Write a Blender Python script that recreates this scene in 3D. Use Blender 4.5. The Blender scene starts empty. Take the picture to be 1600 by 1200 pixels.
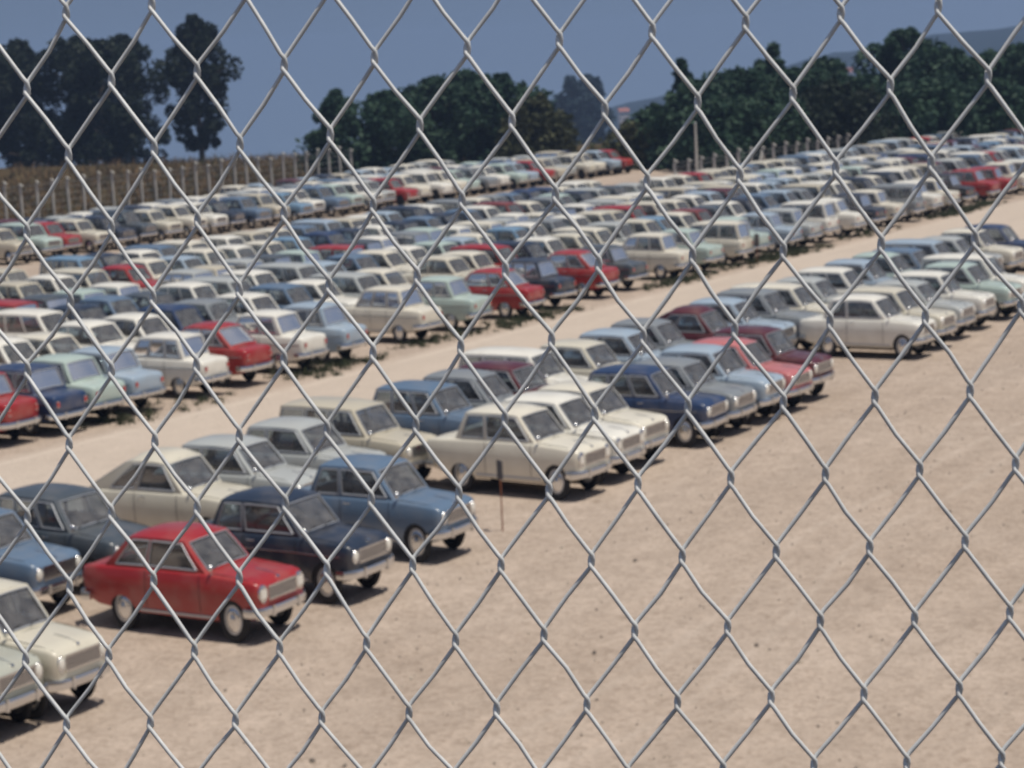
import bpy, bmesh, math, random
from mathutils import Vector, Matrix

# ------------------------------------------------------------------ basics
sc = bpy.context.scene
col = sc.collection
V = Vector
PI = math.pi
K = 1.40            # heights of the place, in units per metre of plan


def clamp(x, a, b):
    return max(a, min(b, x))


def lerp(a, b, t):
    return a + (b - a) * t


def tag(o, label=None, cat=None, group=None, kind=None):
    if label:
        o['label'] = label
    if cat:
        o['category'] = cat
    if group:
        o['group'] = group
    if kind:
        o['kind'] = kind
    return o


def link(name, me, parent=None):
    o = bpy.data.objects.new(name, me)
    col.objects.link(o)
    if parent is not None:
        o.parent = parent
    return o


def empty(name, loc=(0, 0, 0), rz=0.0):
    o = bpy.data.objects.new(name, None)
    o.empty_display_size = 0.3
    col.objects.link(o)
    o.location = loc
    o.rotation_euler = (0, 0, rz)
    return o


CARS = [False]


def stretch(x):
    """the long boot of these cars"""
    return x * (1.09 if x < 0 else 1.0)


class MB:
    """collects shapes; mesh() turns them into one mesh"""

    def __init__(self):
        self.v, self.f, self.m = [], [], []

    def add(self, vs, fs, mi=0):
        n = len(self.v)
        self.v += [tuple(p) for p in vs]
        for f in fs:
            self.f.append([i + n for i in f])
            self.m.append(mi)

    def box(self, c, s, mi=0, rot=None):
        x, y, z = s[0] / 2, s[1] / 2, s[2] / 2
        vs = [V((a, b, d)) for d in (-z, z) for a, b in ((-x, -y), (x, -y), (x, y), (-x, y))]
        if rot is not None:
            vs = [rot @ p for p in vs]
        self.add([p + V(c) for p in vs],
                 [(3, 2, 1, 0), (4, 5, 6, 7), (0, 1, 5, 4), (1, 2, 6, 5), (2, 3, 7, 6), (3, 0, 4, 7)], mi)

    def grid(self, fn, nu, nv, mi=0, skip=None):
        vs = [fn(i, j) for j in range(nv) for i in range(nu)]
        fs = []
        for j in range(nv - 1):
            for i in range(nu - 1):
                if skip and skip(i, j):
                    continue
                a = j * nu + i
                fs.append((a, a + 1, a + 1 + nu, a + nu))
        self.add(vs, fs, mi)

    def rings(self, rings, mi=0, cap=True, closed=True):
        n = len(rings[0])
        vs = [p for r in rings for p in r]
        fs = []
        for k in range(len(rings) - 1):
            for i in range(n if closed else n - 1):
                j = (i + 1) % n
                fs.append((k * n + i, k * n + j, (k + 1) * n + j, (k + 1) * n + i))
        if cap:
            fs.append(tuple(reversed(range(n))))
            fs.append(tuple(range((len(rings) - 1) * n, len(rings) * n)))
        self.add(vs, fs, mi)

    def tube(self, pts, rad, n=8, mi=0, cap=True):
        pts = [V(p) for p in pts]
        rads = rad if isinstance(rad, (list, tuple)) else [rad] * len(pts)
        t0 = (pts[1] - pts[0]).normalized()
        ref = V((0, 0, 1)) if abs(t0.z) < 0.9 else V((1, 0, 0))
        nrm = t0.cross(ref).normalized()
        rs = []
        for i, p in enumerate(pts):
            t = (pts[min(i + 1, len(pts) - 1)] - pts[max(i - 1, 0)]).normalized()
            nrm = (nrm - t * nrm.dot(t)).normalized()
            b = t.cross(nrm)
            rs.append([p + (nrm * math.cos(2 * PI * k / n) + b * math.sin(2 * PI * k / n)) * rads[i] for k in range(n)])
        self.rings(rs, mi, cap)

    def mesh(self, name, mats=None, smooth=None, scale_z=1.0):
        me = bpy.data.meshes.new(name)
        if CARS[0] and scale_z == K:
            self.v = [(stretch(p[0]), p[1], p[2]) for p in self.v]
        me.from_pydata([(p[0], p[1], p[2] * scale_z) for p in self.v] if scale_z != 1 else self.v, [], self.f)
        for m in (mats or []):
            me.materials.append(m)
        me.polygons.foreach_set('material_index', self.m)
        if smooth is not None:
            me.polygons.foreach_set('use_smooth', [True] * len(me.polygons))
            if smooth < 180:
                me.set_sharp_from_angle(angle=math.radians(smooth))
        me.update()
        return me


# ------------------------------------------------------------------ the camera (first: the layout is surveyed from it)
F_PX, CX, CY = 3300.0, 800.0, 600.0
CAM_H = 10.4
_hor0, _hors = 125.0, -0.05
_roll = math.atan(-_hors)
_pitch = math.atan((CY - (_hor0 + _hors * CX)) * math.cos(_roll) / F_PX)
C_FWD = V((0, math.cos(_pitch), -math.sin(_pitch)))
_right = V((1, 0, 0))
_up = _right.cross(C_FWD)
C_R = math.cos(_roll) * _right - math.sin(_roll) * _up
C_U = math.sin(_roll) * _right + math.cos(_roll) * _up
C_POS = V((0, 0, CAM_H))

cd = bpy.data.cameras.new('camera')
cam = bpy.data.objects.new('camera', cd)
col.objects.link(cam)
M = Matrix.Identity(4)
for i in range(3):
    M[i][0], M[i][1], M[i][2], M[i][3] = C_R[i], C_U[i], -C_FWD[i], C_POS[i]
cam.matrix_world = M
cd.sensor_width = 36.0
cd.lens = 36.0 * F_PX / 1600.0
cd.clip_start = 0.05
cd.clip_end = 6000.0
cd.dof.use_dof = True
cd.dof.focus_distance = 2.0
# entrance pupil of 3.8 mm
cd.dof.aperture_fstop = (cd.lens / 1000.0) / 0.0038
sc.camera = cam


def ray(x, y):
    return C_FWD + C_R * ((x - CX) / F_PX) + C_U * ((CY - y) / F_PX)


def at_depth(x, y, depth):
    """the point seen at (x, y), at a distance depth along the ground"""
    d = ray(x, y)
    return C_POS + d * (depth / d.y)


def project(p):
    v = V(p) - C_POS
    z = v.dot(C_FWD)
    return CX + F_PX * v.dot(C_R) / z, CY - F_PX * v.dot(C_U) / z, z


# the lot: u runs along the rows of cars, v across them
R_ = V((0.53741193, 0.84331988, 0.0))
A_ = V((0.84331988, -0.53741193, 0.0))
YAW = math.atan2(A_.y, A_.x)


def uv(u, v, z=0.0):
    p = R_ * u - A_ * v
    return V((p.x, p.y, z))


# ------------------------------------------------------------------ materials
def nodes(name):
    m = bpy.data.materials.new(name)
    m.use_nodes = True
    nt = m.node_tree
    return m, nt, nt.nodes, nt.links, nt.nodes['Principled BSDF']


def srgb(r, g, b):
    def f(c):
        c /= 255.0
        return c / 12.92 if c <= 0.04045 else ((c + 0.055) / 1.055) ** 2.4
    return (f(r), f(g), f(b), 1.0)


def plain(name, c, rough=0.6, metal=0.0, spec=0.5, var=0.12, scale=3.0, coat=0.0, bump=0.0):
    m, nt, N, L, P = nodes(name)
    P.inputs['Roughness'].default_value = rough
    P.inputs['Metallic'].default_value = metal
    P.inputs['Specular IOR Level'].default_value = spec
    P.inputs['Coat Weight'].default_value = coat
    P.inputs['Coat Roughness'].default_value = 0.12
    tc = N.new('ShaderNodeTexCoord')
    nz = N.new('ShaderNodeTexNoise')
    nz.inputs['Scale'].default_value = scale
    nz.inputs['Detail'].default_value = 5
    L.new(tc.outputs['Object'], nz.inputs['Vector'])
    mx = N.new('ShaderNodeMix')
    mx.data_type = 'RGBA'
    mx.inputs[6].default_value = (c[0] * (1 - var), c[1] * (1 - var), c[2] * (1 - var), 1)
    mx.inputs[7].default_value = (min(1, c[0] * (1 + var)), min(1, c[1] * (1 + var)), min(1, c[2] * (1 + var)), 1)
    L.new(nz.outputs['Fac'], mx.inputs[0])
    L.new(mx.outputs[2], P.inputs['Base Color'])
    if bump:
        bp = N.new('ShaderNodeBump')
        bp.inputs['Strength'].default_value = bump
        L.new(nz.outputs['Fac'], bp.inputs['Height'])
        L.new(bp.outputs['Normal'], P.inputs['Normal'])
    return m


DUST = (0.40, 0.34, 0.27)


def paint(name, c):
    """car paint under a thin, patchy film of dust"""
    m, nt, N, L, P = nodes(name)
    P.inputs['Roughness'].default_value = 0.38
    P.inputs['Specular IOR Level'].default_value = 0.5
    P.inputs['Coat Weight'].default_value = 0.6
    P.inputs['Coat Roughness'].default_value = 0.16
    tc = N.new('ShaderNodeTexCoord')
    nz = N.new('ShaderNodeTexNoise')
    nz.inputs['Scale'].default_value = 2.3
    nz.inputs['Detail'].default_value = 6
    L.new(tc.outputs['Object'], nz.inputs['Vector'])
    mr = N.new('ShaderNodeMapRange')
    mr.inputs[1].default_value = 0.42
    mr.inputs[2].default_value = 0.75
    mr.inputs[3].default_value = 0.02
    mr.inputs[4].default_value = 0.22
    L.new(nz.outputs['Fac'], mr.inputs[0])
    mx = N.new('ShaderNodeMix')
    mx.data_type = 'RGBA'
    mx.inputs[6].default_value = (c[0], c[1], c[2], 1)
    mx.inputs[7].default_value = (*DUST, 1)
    L.new(mr.outputs[0], mx.inputs[0])
    L.new(mx.outputs[2], P.inputs['Base Color'])
    return m


def glass_mat():
    m, nt, N, L, P = nodes('window_glass')
    N.remove(P)
    out = [n for n in N if n.type == 'OUTPUT_MATERIAL'][0]
    tr = N.new('ShaderNodeBsdfTransparent')
    tr.inputs[0].default_value = (0.55, 0.62, 0.66, 1)
    gl = N.new('ShaderNodeBsdfGlossy')
    gl.inputs['Roughness'].default_value = 0.06
    gl.inputs['Color'].default_value = (1, 1, 1, 1)
    fr = N.new('ShaderNodeFresnel')
    fr.inputs[0].default_value = 2.1
    mx = N.new('ShaderNodeMixShader')
    L.new(fr.outputs[0], mx.inputs[0])
    L.new(tr.outputs[0], mx.inputs[1])
    L.new(gl.outputs[0], mx.inputs[2])
    du = N.new('ShaderNodeBsdfDiffuse')
    du.inputs[0].default_value = (.46, .44, .42, 1)
    tc = N.new('ShaderNodeTexCoord')
    nz = N.new('ShaderNodeTexNoise')
    nz.inputs['Scale'].default_value = 2.5
    nz.inputs['Detail'].default_value = 5
    L.new(tc.outputs['Object'], nz.inputs['Vector'])
    mr = N.new('ShaderNodeMapRange')
    mr.inputs[1].default_value = .3
    mr.inputs[2].default_value = .75
    mr.inputs[3].default_value = .08
    mr.inputs[4].default_value = .34
    L.new(nz.outputs['Fac'], mr.inputs[0])
    m2 = N.new('ShaderNodeMixShader')
    L.new(mr.outputs[0], m2.inputs[0])
    L.new(mx.outputs[0], m2.inputs[1])
    L.new(du.outputs[0], m2.inputs[2])
    L.new(m2.outputs[0], out.inputs[0])
    return m


COL = {
    'cream': srgb(226, 220, 203), 'white': srgb(236, 233, 222), 'ivory': srgb(212, 206, 188),
    'beige': srgb(198, 190, 170), 'pale blue': srgb(160, 178, 194), 'steel blue': srgb(92, 116, 142),
    'navy': srgb(17, 36, 58), 'dark blue': srgb(24, 52, 92), 'mint': srgb(180, 198, 190),
    'red': srgb(160, 22, 25), 'maroon': srgb(84, 14, 26), 'grey': srgb(132, 138, 142),
    'silver grey': srgb(178, 182, 180), 'dark grey': srgb(66, 76, 84), 'stone grey': srgb(176, 178, 166),
    'glare red': srgb(194, 112, 112), 'sky blue': srgb(110, 144, 172), 'black': srgb(20, 21, 26),  # pinkish entry: a red with bonnet glare mixed into its colour
    'brown red': srgb(120, 40, 28),
}
PAINT = {k: paint('paint_' + k.replace(' ', '_'), v) for k, v in COL.items()}
GLASS = glass_mat()
CHROME = plain('chrome', (0.72, 0.73, 0.74), 0.24, 1.0, var=0.08)
RUBBER = plain('tyre_rubber', (0.018, 0.018, 0.02), 0.8, var=0.3)
DARK = plain('underbody_dark', (0.012, 0.012, 0.013), 0.9)
INTER = plain('interior_trim', (0.035, 0.036, 0.042), 0.8, var=0.3)
SEAT = plain('seat_vinyl', (0.10, 0.075, 0.06), 0.55, var=0.2)
LAMP = plain('lamp_glass', (0.86, 0.84, 0.76), 0.12, 0.0, 0.8, var=0.05, coat=1.0)
AMBER = plain('amber_lens', (0.75, 0.42, 0.12), 0.2, coat=1.0)
TAIL = plain('tail_lens', (0.45, 0.03, 0.03), 0.2, coat=1.0)
RIM = plain('wheel_rim', (0.50, 0.52, 0.55), 0.4, 0.6, var=0.1)
PAPER = plain('sticker_paper', (0.80, 0.66, 0.46), 0.7, var=0.06)
PAPERW = plain('white_paper', (0.85, 0.84, 0.80), 0.7, var=0.06)
TRIM = plain('polished_trim', (0.50, 0.52, 0.55), 0.5, 0.55, var=0.08)
GRILLE = plain('grille_dark', (0.10, 0.10, 0.11), 0.4, 0.7)

# ------------------------------------------------------------------ the car kit
# x forward, y left, z up, in metres; z is multiplied by K when meshed
STY = {
    'saloon': dict(xr=-1.26, xf=0.90, rr=-0.98, rf=0.40, pill=[(0.07, 0.36), (0.40, 0.94)], zr=1.32, zt=1.375, kind='saloon'),
    'saloon2': dict(xr=-1.34, xf=0.88, rr=-1.12, rf=0.42, pill=[(0.05, 0.30), (0.335, 0.62), (0.655, 0.95)], zr=1.335, zt=1.385, kind='saloon'),
    'coupe': dict(xr=-1.52, xf=0.86, rr=-0.92, rf=0.34, pill=[(0.10, 0.40), (0.435, 0.93)], zr=1.29, zt=1.345, kind='coupe'),
    'estate': dict(xr=-1.98, xf=0.86, rr=-1.80, rf=0.38, pill=[(0.035, 0.33), (0.365, 0.64), (0.675, 0.955)], zr=1.36, zt=1.42, kind='estate'),
    'fastback': dict(xr=-1.94, xf=0.78, rr=-0.72, rf=0.26, pill=[(0.24, 0.50), (0.535, 0.93)], zr=1.33, zt=1.43, kind='fastback'),
}
FA, RA, WR = 1.47, -1.11, 0.322      # axles, wheel radius
ARCH = {FA: .265, RA: .165}          # height of the arches' centres
LIFT = .055                          # how high the waistline rides


for d_ in STY.values():
    d_['zr'] += LIFT
    d_['zt'] += LIFT


def hw(x):
    return interp(x, [(-2.08, .63), (-2.05, .675), (-1.96, .715), (-1.7, .75), (-1.2, .775), (-.5, .79), (.6, .79), (1.2, .775),
                      (1.7, .755), (1.98, .735), (2.06, .70), (2.10, .655)])


def interp(x, tb):
    if x <= tb[0][0]:
        return tb[0][1]
    for (a, p), (b, q) in zip(tb, tb[1:]):
        if x <= b:
            return p + (q - p) * (x - a) / (b - a)
    return tb[-1][1]


def zsh(x):
    return LIFT + interp(x, [(-2.08, .74), (-2.05, .79), (-1.9, .815), (-1.2, .845), (-.4, .86), (.8, .86), (1.4, .835), (1.9, .80), (2.03, .775), (2.10, .72)])


def zcr(x):
    return LIFT + interp(x, [(-2.08, .745), (-2.05, .80), (-1.9, .84), (-1.2, .895), (-.4, .91), (.8, .905), (1.4, .875), (1.9, .83), (2.03, .79), (2.10, .725)])


def zbo(x):
    return interp(x, [(-2.08, .46), (-2.0, .38), (-1.7, .30), (-1.1, .25), (1.2, .25), (1.7, .29), (2.0, .36), (2.10, .44)])


def body_ring(x, tub):
    w, b, s, c = hw(x), zbo(x), zsh(x), zcr(x)
    mid = b + .62 * (s - b)
    h = [(0, b), (.75 * w, b), (.92 * w, b + .04), (.975 * w, b + .13), (w, mid), (.992 * w, mid + .05), (.965 * w, s - .035), (.935 * w, s - .005), (.89 * w, s + .008),
         (.84 * w, .55 if tub else s + .4 * (c - s)), (.45 * w, .50 if tub else c - .008), (0, .50 if tub else c)]
    pts = [V((x, y, z)) for y, z in h]
    pts += [V((x, -y, z)) for y, z in reversed(h[1:-1])]
    return pts


def build_body(st, lo=False):
    """lower body with cut wheel arches, open tub, pillars and roof: one painted shell"""
    S = STY[st]
    xs = [-2.08, -2.05, -1.96, -1.85, -1.7, -1.5, RA, -.9, -.6, -.3, 0, .3, .6, 1.0, FA, 1.55, 1.75, 1.9, 1.99, 2.05, 2.085, 2.10]
    if lo:
        xs = [-2.08, -2.03, -1.8, -1.2, 0, 1.2, 1.8, 2.03, 2.10]
    tubx = [S['xr'] + .02, S['xr'] + .05, S['xf'] - .05, S['xf'] - .02]
    xs = sorted(x for x in xs if all(abs(x - t) > .03 for t in tubx)) + tubx
    xs.sort()
    mb = MB()
    rs = [body_ring(x, S['xr'] + .04 <= x <= S['xf'] - .04) for x in xs]
    n = len(rs[0])
    vs = [p for r in rs for p in r]
    fs, ms = [], []
    for k in range(len(xs) - 1):
        for i in range(n):
            j = (i + 1) % n
            a, b = min(i, j), max(i, j)
            ii = i if i < 12 else n - i
            jj = j if j < 12 else n - j
            top = min(ii, jj) >= 8 or (j == 0 and False)
            und = max(ii, jj) <= 1
            inside = xs[k] >= S['xr'] and xs[k + 1] <= S['xf'] + .001
            fs.append((k * n + i, k * n + j, (k + 1) * n + j, (k + 1) * n + i))
            ms.append(1 if (top and inside) else 2 if und else 0)
    for f, m_ in zip(fs, ms):
        pass
    base = len(mb.v)
    mb.v += [tuple(p) for p in vs]
    for f, m_ in zip(fs, ms):
        mb.f.append(list(f)); mb.m.append(m_)
    mb.f.append(list(reversed(range(n)))); mb.m.append(0)
    mb.f.append(list(range((len(xs) - 1) * n, len(xs) * n))); mb.m.append(0)
    return mb


def cab(S, s, t, side):
    """a point on the side of the cabin: s from rear to front, t from belt to roof edge"""
    xb = lerp(S['xr'], S['xf'], s)
    xt = lerp(S['rr'], S['rf'], s)
    yb = .885 * hw(xb)
    yt = .625 + .03 * math.sin(PI * s)
    x = lerp(xb, xt, t)
    # gently bellied glass
    y = lerp(yb, yt, t) + .018 * math.sin(PI * t)
    z = lerp(zsh(xb) + .006, S['zr'] - .018 * abs(2 * s - 1) ** 2, t)
    return V((x, side * y, z))


def scr(S, s, t, front):
    """a point on the windscreen (front) or rear window: s from right to left, t from belt to roof"""
    e = 1.0 if front else 0.0
    a = cab(S, e, t, -1)
    b = cab(S, e, t, 1)
    p = a.lerp(b, s)
    bow = (1 - (2 * s - 1) ** 2)
    p.x += (1 if front else -1) * lerp(.07, .045, t) * bow
    p.z += lerp(.035, .028, t) * bow
    return p


def cuts(wins, lo_, hi_):
    c = {lo_, hi_}
    for a, b in wins:
        c |= {a, b}
    return sorted(c)


T0, T1 = .09, .90
W0, W1 = .07, .93


def add_cabin(mb, S):
    for side in (-1, 1):
        ss = cuts(S['pill'], 0.0, 1.0)
        tt = [0.0, T0, .5, T1, 1.0]

        def sk(i, j):
            return 1 <= j <= 2 and any(abs(ss[i] - a) < 1e-6 and abs(ss[i + 1] - b) < 1e-6 for a, b in S['pill'])
        mb.grid(lambda i, j: cab(S, ss[i], tt[j], side), len(ss), len(tt), 0, sk)
    for front in (True, False):
        ss = [0.0, W0, .25, .5, .75, W1, 1.0]
        tt = [0.0, .06 if front else .12, .5, .91, 1.0]
        mb.grid(lambda i, j: scr(S, ss[i], tt[j], front), len(ss), len(tt), 0, lambda i, j: 1 <= i <= 4 and 1 <= j <= 2)
    # roof
    nu, nv = 9, 9

    def rf(i, j):
        s, q = i / (nu - 1), j / (nv - 1)
        if q in (0, 1):
            return cab(S, s, 1.0, -1 if q == 0 else 1)
        a = cab(S, s, 1.0, -1)
        b = cab(S, s, 1.0, 1)
        p = a.lerp(b, q)
        r0, r1 = scr(S, q, 1.0, False), scr(S, q, 1.0, True)
        l0, l1 = cab(S, 0, 1, -1).lerp(cab(S, 0, 1, 1), q), cab(S, 1, 1, -1).lerp(cab(S, 1, 1, 1), q)
        p += (r0 - l0) * (1 - s) + (r1 - l1) * s
        cq = 1 - (2 * q - 1) ** 4
        cs = 1 - abs(2 * s - 1) ** 4
        p.z += (S['zt'] - S['zr']) * cq * cs * .9
        return p
    mb.grid(rf, nu, nv, 0)


_tmp = bpy.data.collections.new('tmp')
col.children.link(_tmp)


def car_body_mesh(st, lo=False):
    S = STY[st]
    mb = build_body(st, lo)
    me = mb.mesh('body_shell', [PAINT['cream'], INTER, DARK])
    if not lo:
        bm = bmesh.new()
        bm.from_mesh(me)
        bmesh.ops.recalc_face_normals(bm, faces=bm.faces)
        bm.to_mesh(me)
        bm.free()
        o = bpy.data.objects.new('t', me)
        _tmp.objects.link(o)
        cm = MB()
        for ax in (FA, RA):
            for sd in (-1, 1):
                n = 20
                r = .345
                rr = [[V((ax + r * math.cos(2 * PI * k / n), sd * y, ARCH[ax] + r * math.sin(2 * PI * k / n))) for k in range(n)] for y in (.50, .95)]
                cm.rings(rr)
        cm.m = [2] * len(cm.m)
        cme = cm.mesh('cut', [PAINT['cream'], INTER, DARK])
        bm = bmesh.new()
        bm.from_mesh(cme)
        bmesh.ops.recalc_face_normals(bm, faces=bm.faces)
        bm.to_mesh(cme)
        bm.free()
        co = bpy.data.objects.new('c', cme)
        _tmp.objects.link(co)
        md = o.modifiers.new('b', 'BOOLEAN')
        md.operation = 'DIFFERENCE'
        md.solver = 'EXACT'
        md.object = co
        bpy.context.view_layer.update()
        dg = bpy.context.evaluated_depsgraph_get()
        me2 = bpy.data.meshes.new_from_object(o.evaluated_get(dg))
        bpy.data.objects.remove(o)
        bpy.data.objects.remove(co)
        # faces left by the arches' cylinders
        for p in me2.polygons:
            c = p.center
            for ax in (FA, RA):
                if .3 < abs(c.y) and all(math.hypot(me2.vertices[i].co.x - ax, me2.vertices[i].co.z - ARCH[ax]) < .3485 for i in p.vertices):
                    p.material_index = 2
        me = me2
    # cabin joined to the shell
    mb2 = MB()
    mb2.v = [tuple(v.co) for v in me.vertices]
    mb2.f = [list(p.vertices) for p in me.polygons]
    mb2.m = [min(2, p.material_index) for p in me.polygons]
    add_cabin(mb2, S)
    add_seams(mb2, S)
    out = mb2.mesh('car_body_' + S['kind'], [PAINT['cream'], INTER, DARK], 42, K)
    return out


def pane_side(S, w, side, inset=.012):
    mb = MB()
    ss = [w[0], (w[0] + w[1]) / 2, w[1]]
    tt = [T0, .5, T1]
    mb.grid(lambda i, j: cab(S, ss[i], tt[j], side) - V((0, side * inset, 0)), 3, 3)
    return mb


def pane_screen(S, front, inset=.012):
    ss = [W0, .25, .5, .75, W1]
    tt = [.06 if front else .12, .5, .91]
    mb = MB()
    mb.grid(lambda i, j: scr(S, ss[i], tt[j], front) - V(((1 if front else -1) * inset, 0, inset * .6)), 5, 3)
    return mb


def trim_mesh(S):
    mb = MB()
    for side in (-1, 1):
        off = V((0, side * .008, 0))
        for a, b in S['pill']:
            loop = [(a, T0), (b, T0), (b, T1), (a, T1), (a, T0)]
            for (p, q), (r, s) in zip(loop, loop[1:]):
                mb.tube([cab(S, p, q, side) + off, cab(S, (p + r) / 2, (q + s) / 2, side) + off, cab(S, r, s, side) + off], .014, 5)
    for front in (True, False):
        sg = 1 if front else -1
        off = V((sg * .008, 0, .006))
        t0 = .06 if front else .12
        loop = [(W0, t0), (.25, t0), (.5, t0), (.75, t0), (W1, t0), (W1, .5), (W1, .91), (.75, .91), (.5, .91), (.25, .91), (W0, .91), (W0, .5), (W0, t0)]
        mb.tube([scr(S, a, b, front) + off for a, b in loop], .013, 5)
    return mb.mesh('window_trim', [TRIM], 50, K)


def strip_mesh(side):
    mb = MB()
    xs = [-1.95 + .2 * k for k in range(20)]
    rr = []
    for x in xs:
        w = hw(x)
        z = lerp(zbo(x), zsh(x), .70)
        y = side * w * 1.0
        rr.append([V((x, y - side * .004, z - .012)), V((x, y + side * .010, z - .008)), V((x, y + side * .010, z + .010)), V((x, y - side * .004, z + .014))])
    mb.rings(rr)
    return mb.mesh('side_strip', [CHROME], 40, K)


def bumper_mesh(front):
    sg = 1 if front else -1
    mb = MB()
    path = []
    for k in range(13):
        y = lerp(-.80, .80, k / 12)
        x = 2.165 - .10 * (abs(y) / .8) ** 3
        path.append((x, y))
    path = [(1.80, -.80), (1.98, -.815)] + path[1:-1] + [(1.98, .815), (1.80, .80)]
    rr = []
    prof = [(-.03, -.055), (.012, -.062), (.030, -.03), (.034, .02), (.018, .058), (-.03, .055)]
    for i, (x, y) in enumerate(path):
        a, b = path[max(0, i - 1)], path[min(len(path) - 1, i + 1)]
        t = V((b[0] - a[0], b[1] - a[1], 0)).normalized()
        nn = V((t.y, -t.x, 0))
        rr.append([V((sg * (x + nn.x * p), y + nn.y * p, .455 + q)) for p, q in prof])
    mb.rings(rr)
    for y in (-.38, .38):
        mb.box((sg * 2.17, y, .45), (.07, .05, .15))
        mb.box((sg * 2.06, y, .45), (.18, .05, .05))
    return mb.mesh('bumper', [CHROME], 45, K)


def disc(mb, c, r, depth, n=16, mi=0, sx=1, prof=None):
    prof = prof or [(0, 1.0), (.4, 1.0), (.75, .82), (.95, .45), (1.0, 0.02)]
    rr = [[V((c[0] + sx * depth * d, c[1] + r * q * math.cos(2 * PI * k / n), c[2] + r * q * math.sin(2 * PI * k / n))) for k in range(n)] for d, q in prof]
    mb.rings(rr, mi)


def headlight_mesh(y, kind='round'):
    mb = MB()
    if kind == 'round':
        disc(mb, (2.05, y, .635 + LIFT), .098, .060, mi=1, prof=[(0, 1.05), (.8, 1.05), (1.0, .98), (1.0, .9)])
        disc(mb, (2.09, y, .635 + LIFT), .085, .045)
    else:
        disc(mb, (2.06, y, .64 + LIFT), .125, .048, mi=1, prof=[(0, 1.0), (.9, 1.0), (1.0, .93)])
        mb.box((2.10, y, .64 + LIFT), (.03, .17, .12))
    return mb.mesh('headlight', [LAMP, CHROME], 50, K)


def grille_mesh(w=.44):
    mb = MB()
    z0, z1 = .55 + LIFT, .715 + LIFT
    mb.box((2.09, 0, (z0 + z1) / 2), (.05, 2 * w, z1 - z0), 1)
    for k in range(6):
        z = lerp(z0, z1, (k + .5) / 6)
        mb.box((2.118, 0, z), (.012, 2 * w - .02, .011), 0)
    for z in (z0 - .008, z1 + .008):
        mb.box((2.112, 0, z), (.026, 2 * w + .05, .02), 0)
    for y in (-w - .012, w + .012):
        mb.box((2.110, y, (z0 + z1) / 2), (.026, .022, z1 - z0), 0)
    return mb.mesh('grille', [CHROME, GRILLE], None, K)


def tail_mesh(y):
    mb = MB()
    mb.box((-2.075, y, .645 + LIFT), (.05, .12, .13), 1)
    mb.box((-2.09, y, .645 + LIFT), (.05, .10, .10), 0)
    return mb.mesh('tail_light', [TAIL, CHROME], None, K)


def handle_mesh(x, side):
    mb = MB()
    y = side * (hw(x) * .985 + .012)
    z = zsh(x) - .075
    mb.tube([(x - .08, y - side * .02, z), (x - .06, y + side * .008, z), (x + .06, y + side * .008, z), (x + .08, y - side * .02, z)], .012, 6)
    return mb.mesh('door_handle', [CHROME], 60, K)


def add_seams(mb, S):
    """shut lines of bonnet, boot and doors, as thin dark gaskets"""
    for side in (-1, 1):
        for s in [S['pill'][-1][1] + .02, S['pill'][-1][0] - .017] + ([S['pill'][-2][0] - .017] if len(S['pill']) > 2 else []):
            x = lerp(S['xr'], S['xf'], s)
            pts = []
            w, b, z1 = hw(x), zbo(x), zsh(x)
            mid = b + .62 * (z1 - b)
            for y, z in ((.975 * w, b + .13), (w, mid), (.992 * w, mid + .05), (.965 * w, z1 - .035), (.935 * w, z1 - .005)):
                pts.append(V((x, side * (y + .001), z)))
            mb.tube(pts, .006, 4, 2)
    for x in ([S['xr'] - .1] if S['kind'] in ('saloon', 'coupe') else []) + [S['xf'] + .12]:
        w = .86 * hw(x)
        mb.tube([V((x, w * q, lerp(zsh(x) + .012, zcr(x) + .002, 1 - abs(q) ** 1.3))) for q in (-1, -.6, 0, .6, 1)], .006, 4, 2)
    for side in (-1, 1):
        pts = [V((x, side * hw(x) * .84, zsh(x) + .4 * (zcr(x) - zsh(x)) + .002)) for x in (S['xf'] + .12, 1.3, 1.7, 1.98)]
        mb.tube(pts, .006, 4, 2)


def mirror_mesh():
    mb = MB()
    x, y = 1.02, -.70
    z = zsh(x)
    mb.tube([(x, y, z - .01), (x + .01, y - .01, z + .07)], .009, 5)
    mb.tube([(x + .035, y - .012, z + .10), (x + .02, y - .012, z + .10), (x - .02, y - .012, z + .10), (x - .022, y - .012, z + .10)], [.02, .048, .052, .04], 10)
    return mb.mesh('wing_mirror', [CHROME], 60, K)


def wiper_mesh(S, s):
    mb = MB()
    o = V((.012, 0, .014))
    mb.tube([scr(S, s, .03, True) + o, scr(S, s + .10, .09, True) + o, scr(S, s + .22, .13, True) + o], .008, 4)
    return mb.mesh('wiper', [DARK], 60, K)


def emblem_mesh():
    mb = MB()
    mb.tube([(2.02, 0, zcr(2.02) - .005), (2.02, 0, zcr(2.02) + .018)], [.035, .025], 10)
    mb.tube([(1.5, 0, zcr(1.5) + .002), (1.8, 0, zcr(1.8) + .006), (1.98, 0, zcr(1.98) + .006)], .010, 5)
    return mb.mesh('bonnet_emblem', [CHROME], 60, K)


def sill_mesh(side):
    mb = MB()
    rr = []
    for k in range(12):
        x = lerp(RA + .42, FA - .42, k / 11)
        y, z = .955 * hw(x), zbo(x) + .085
        rr.append([V((x, side * (y - .01), z - .02)), V((x, side * (y + .022), z - .016)), V((x, side * (y + .026), z + .016)), V((x, side * (y + .004), z + .02))])
    mb.rings(rr)
    return mb.mesh('sill_trim', [TRIM], 40, K)


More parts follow.
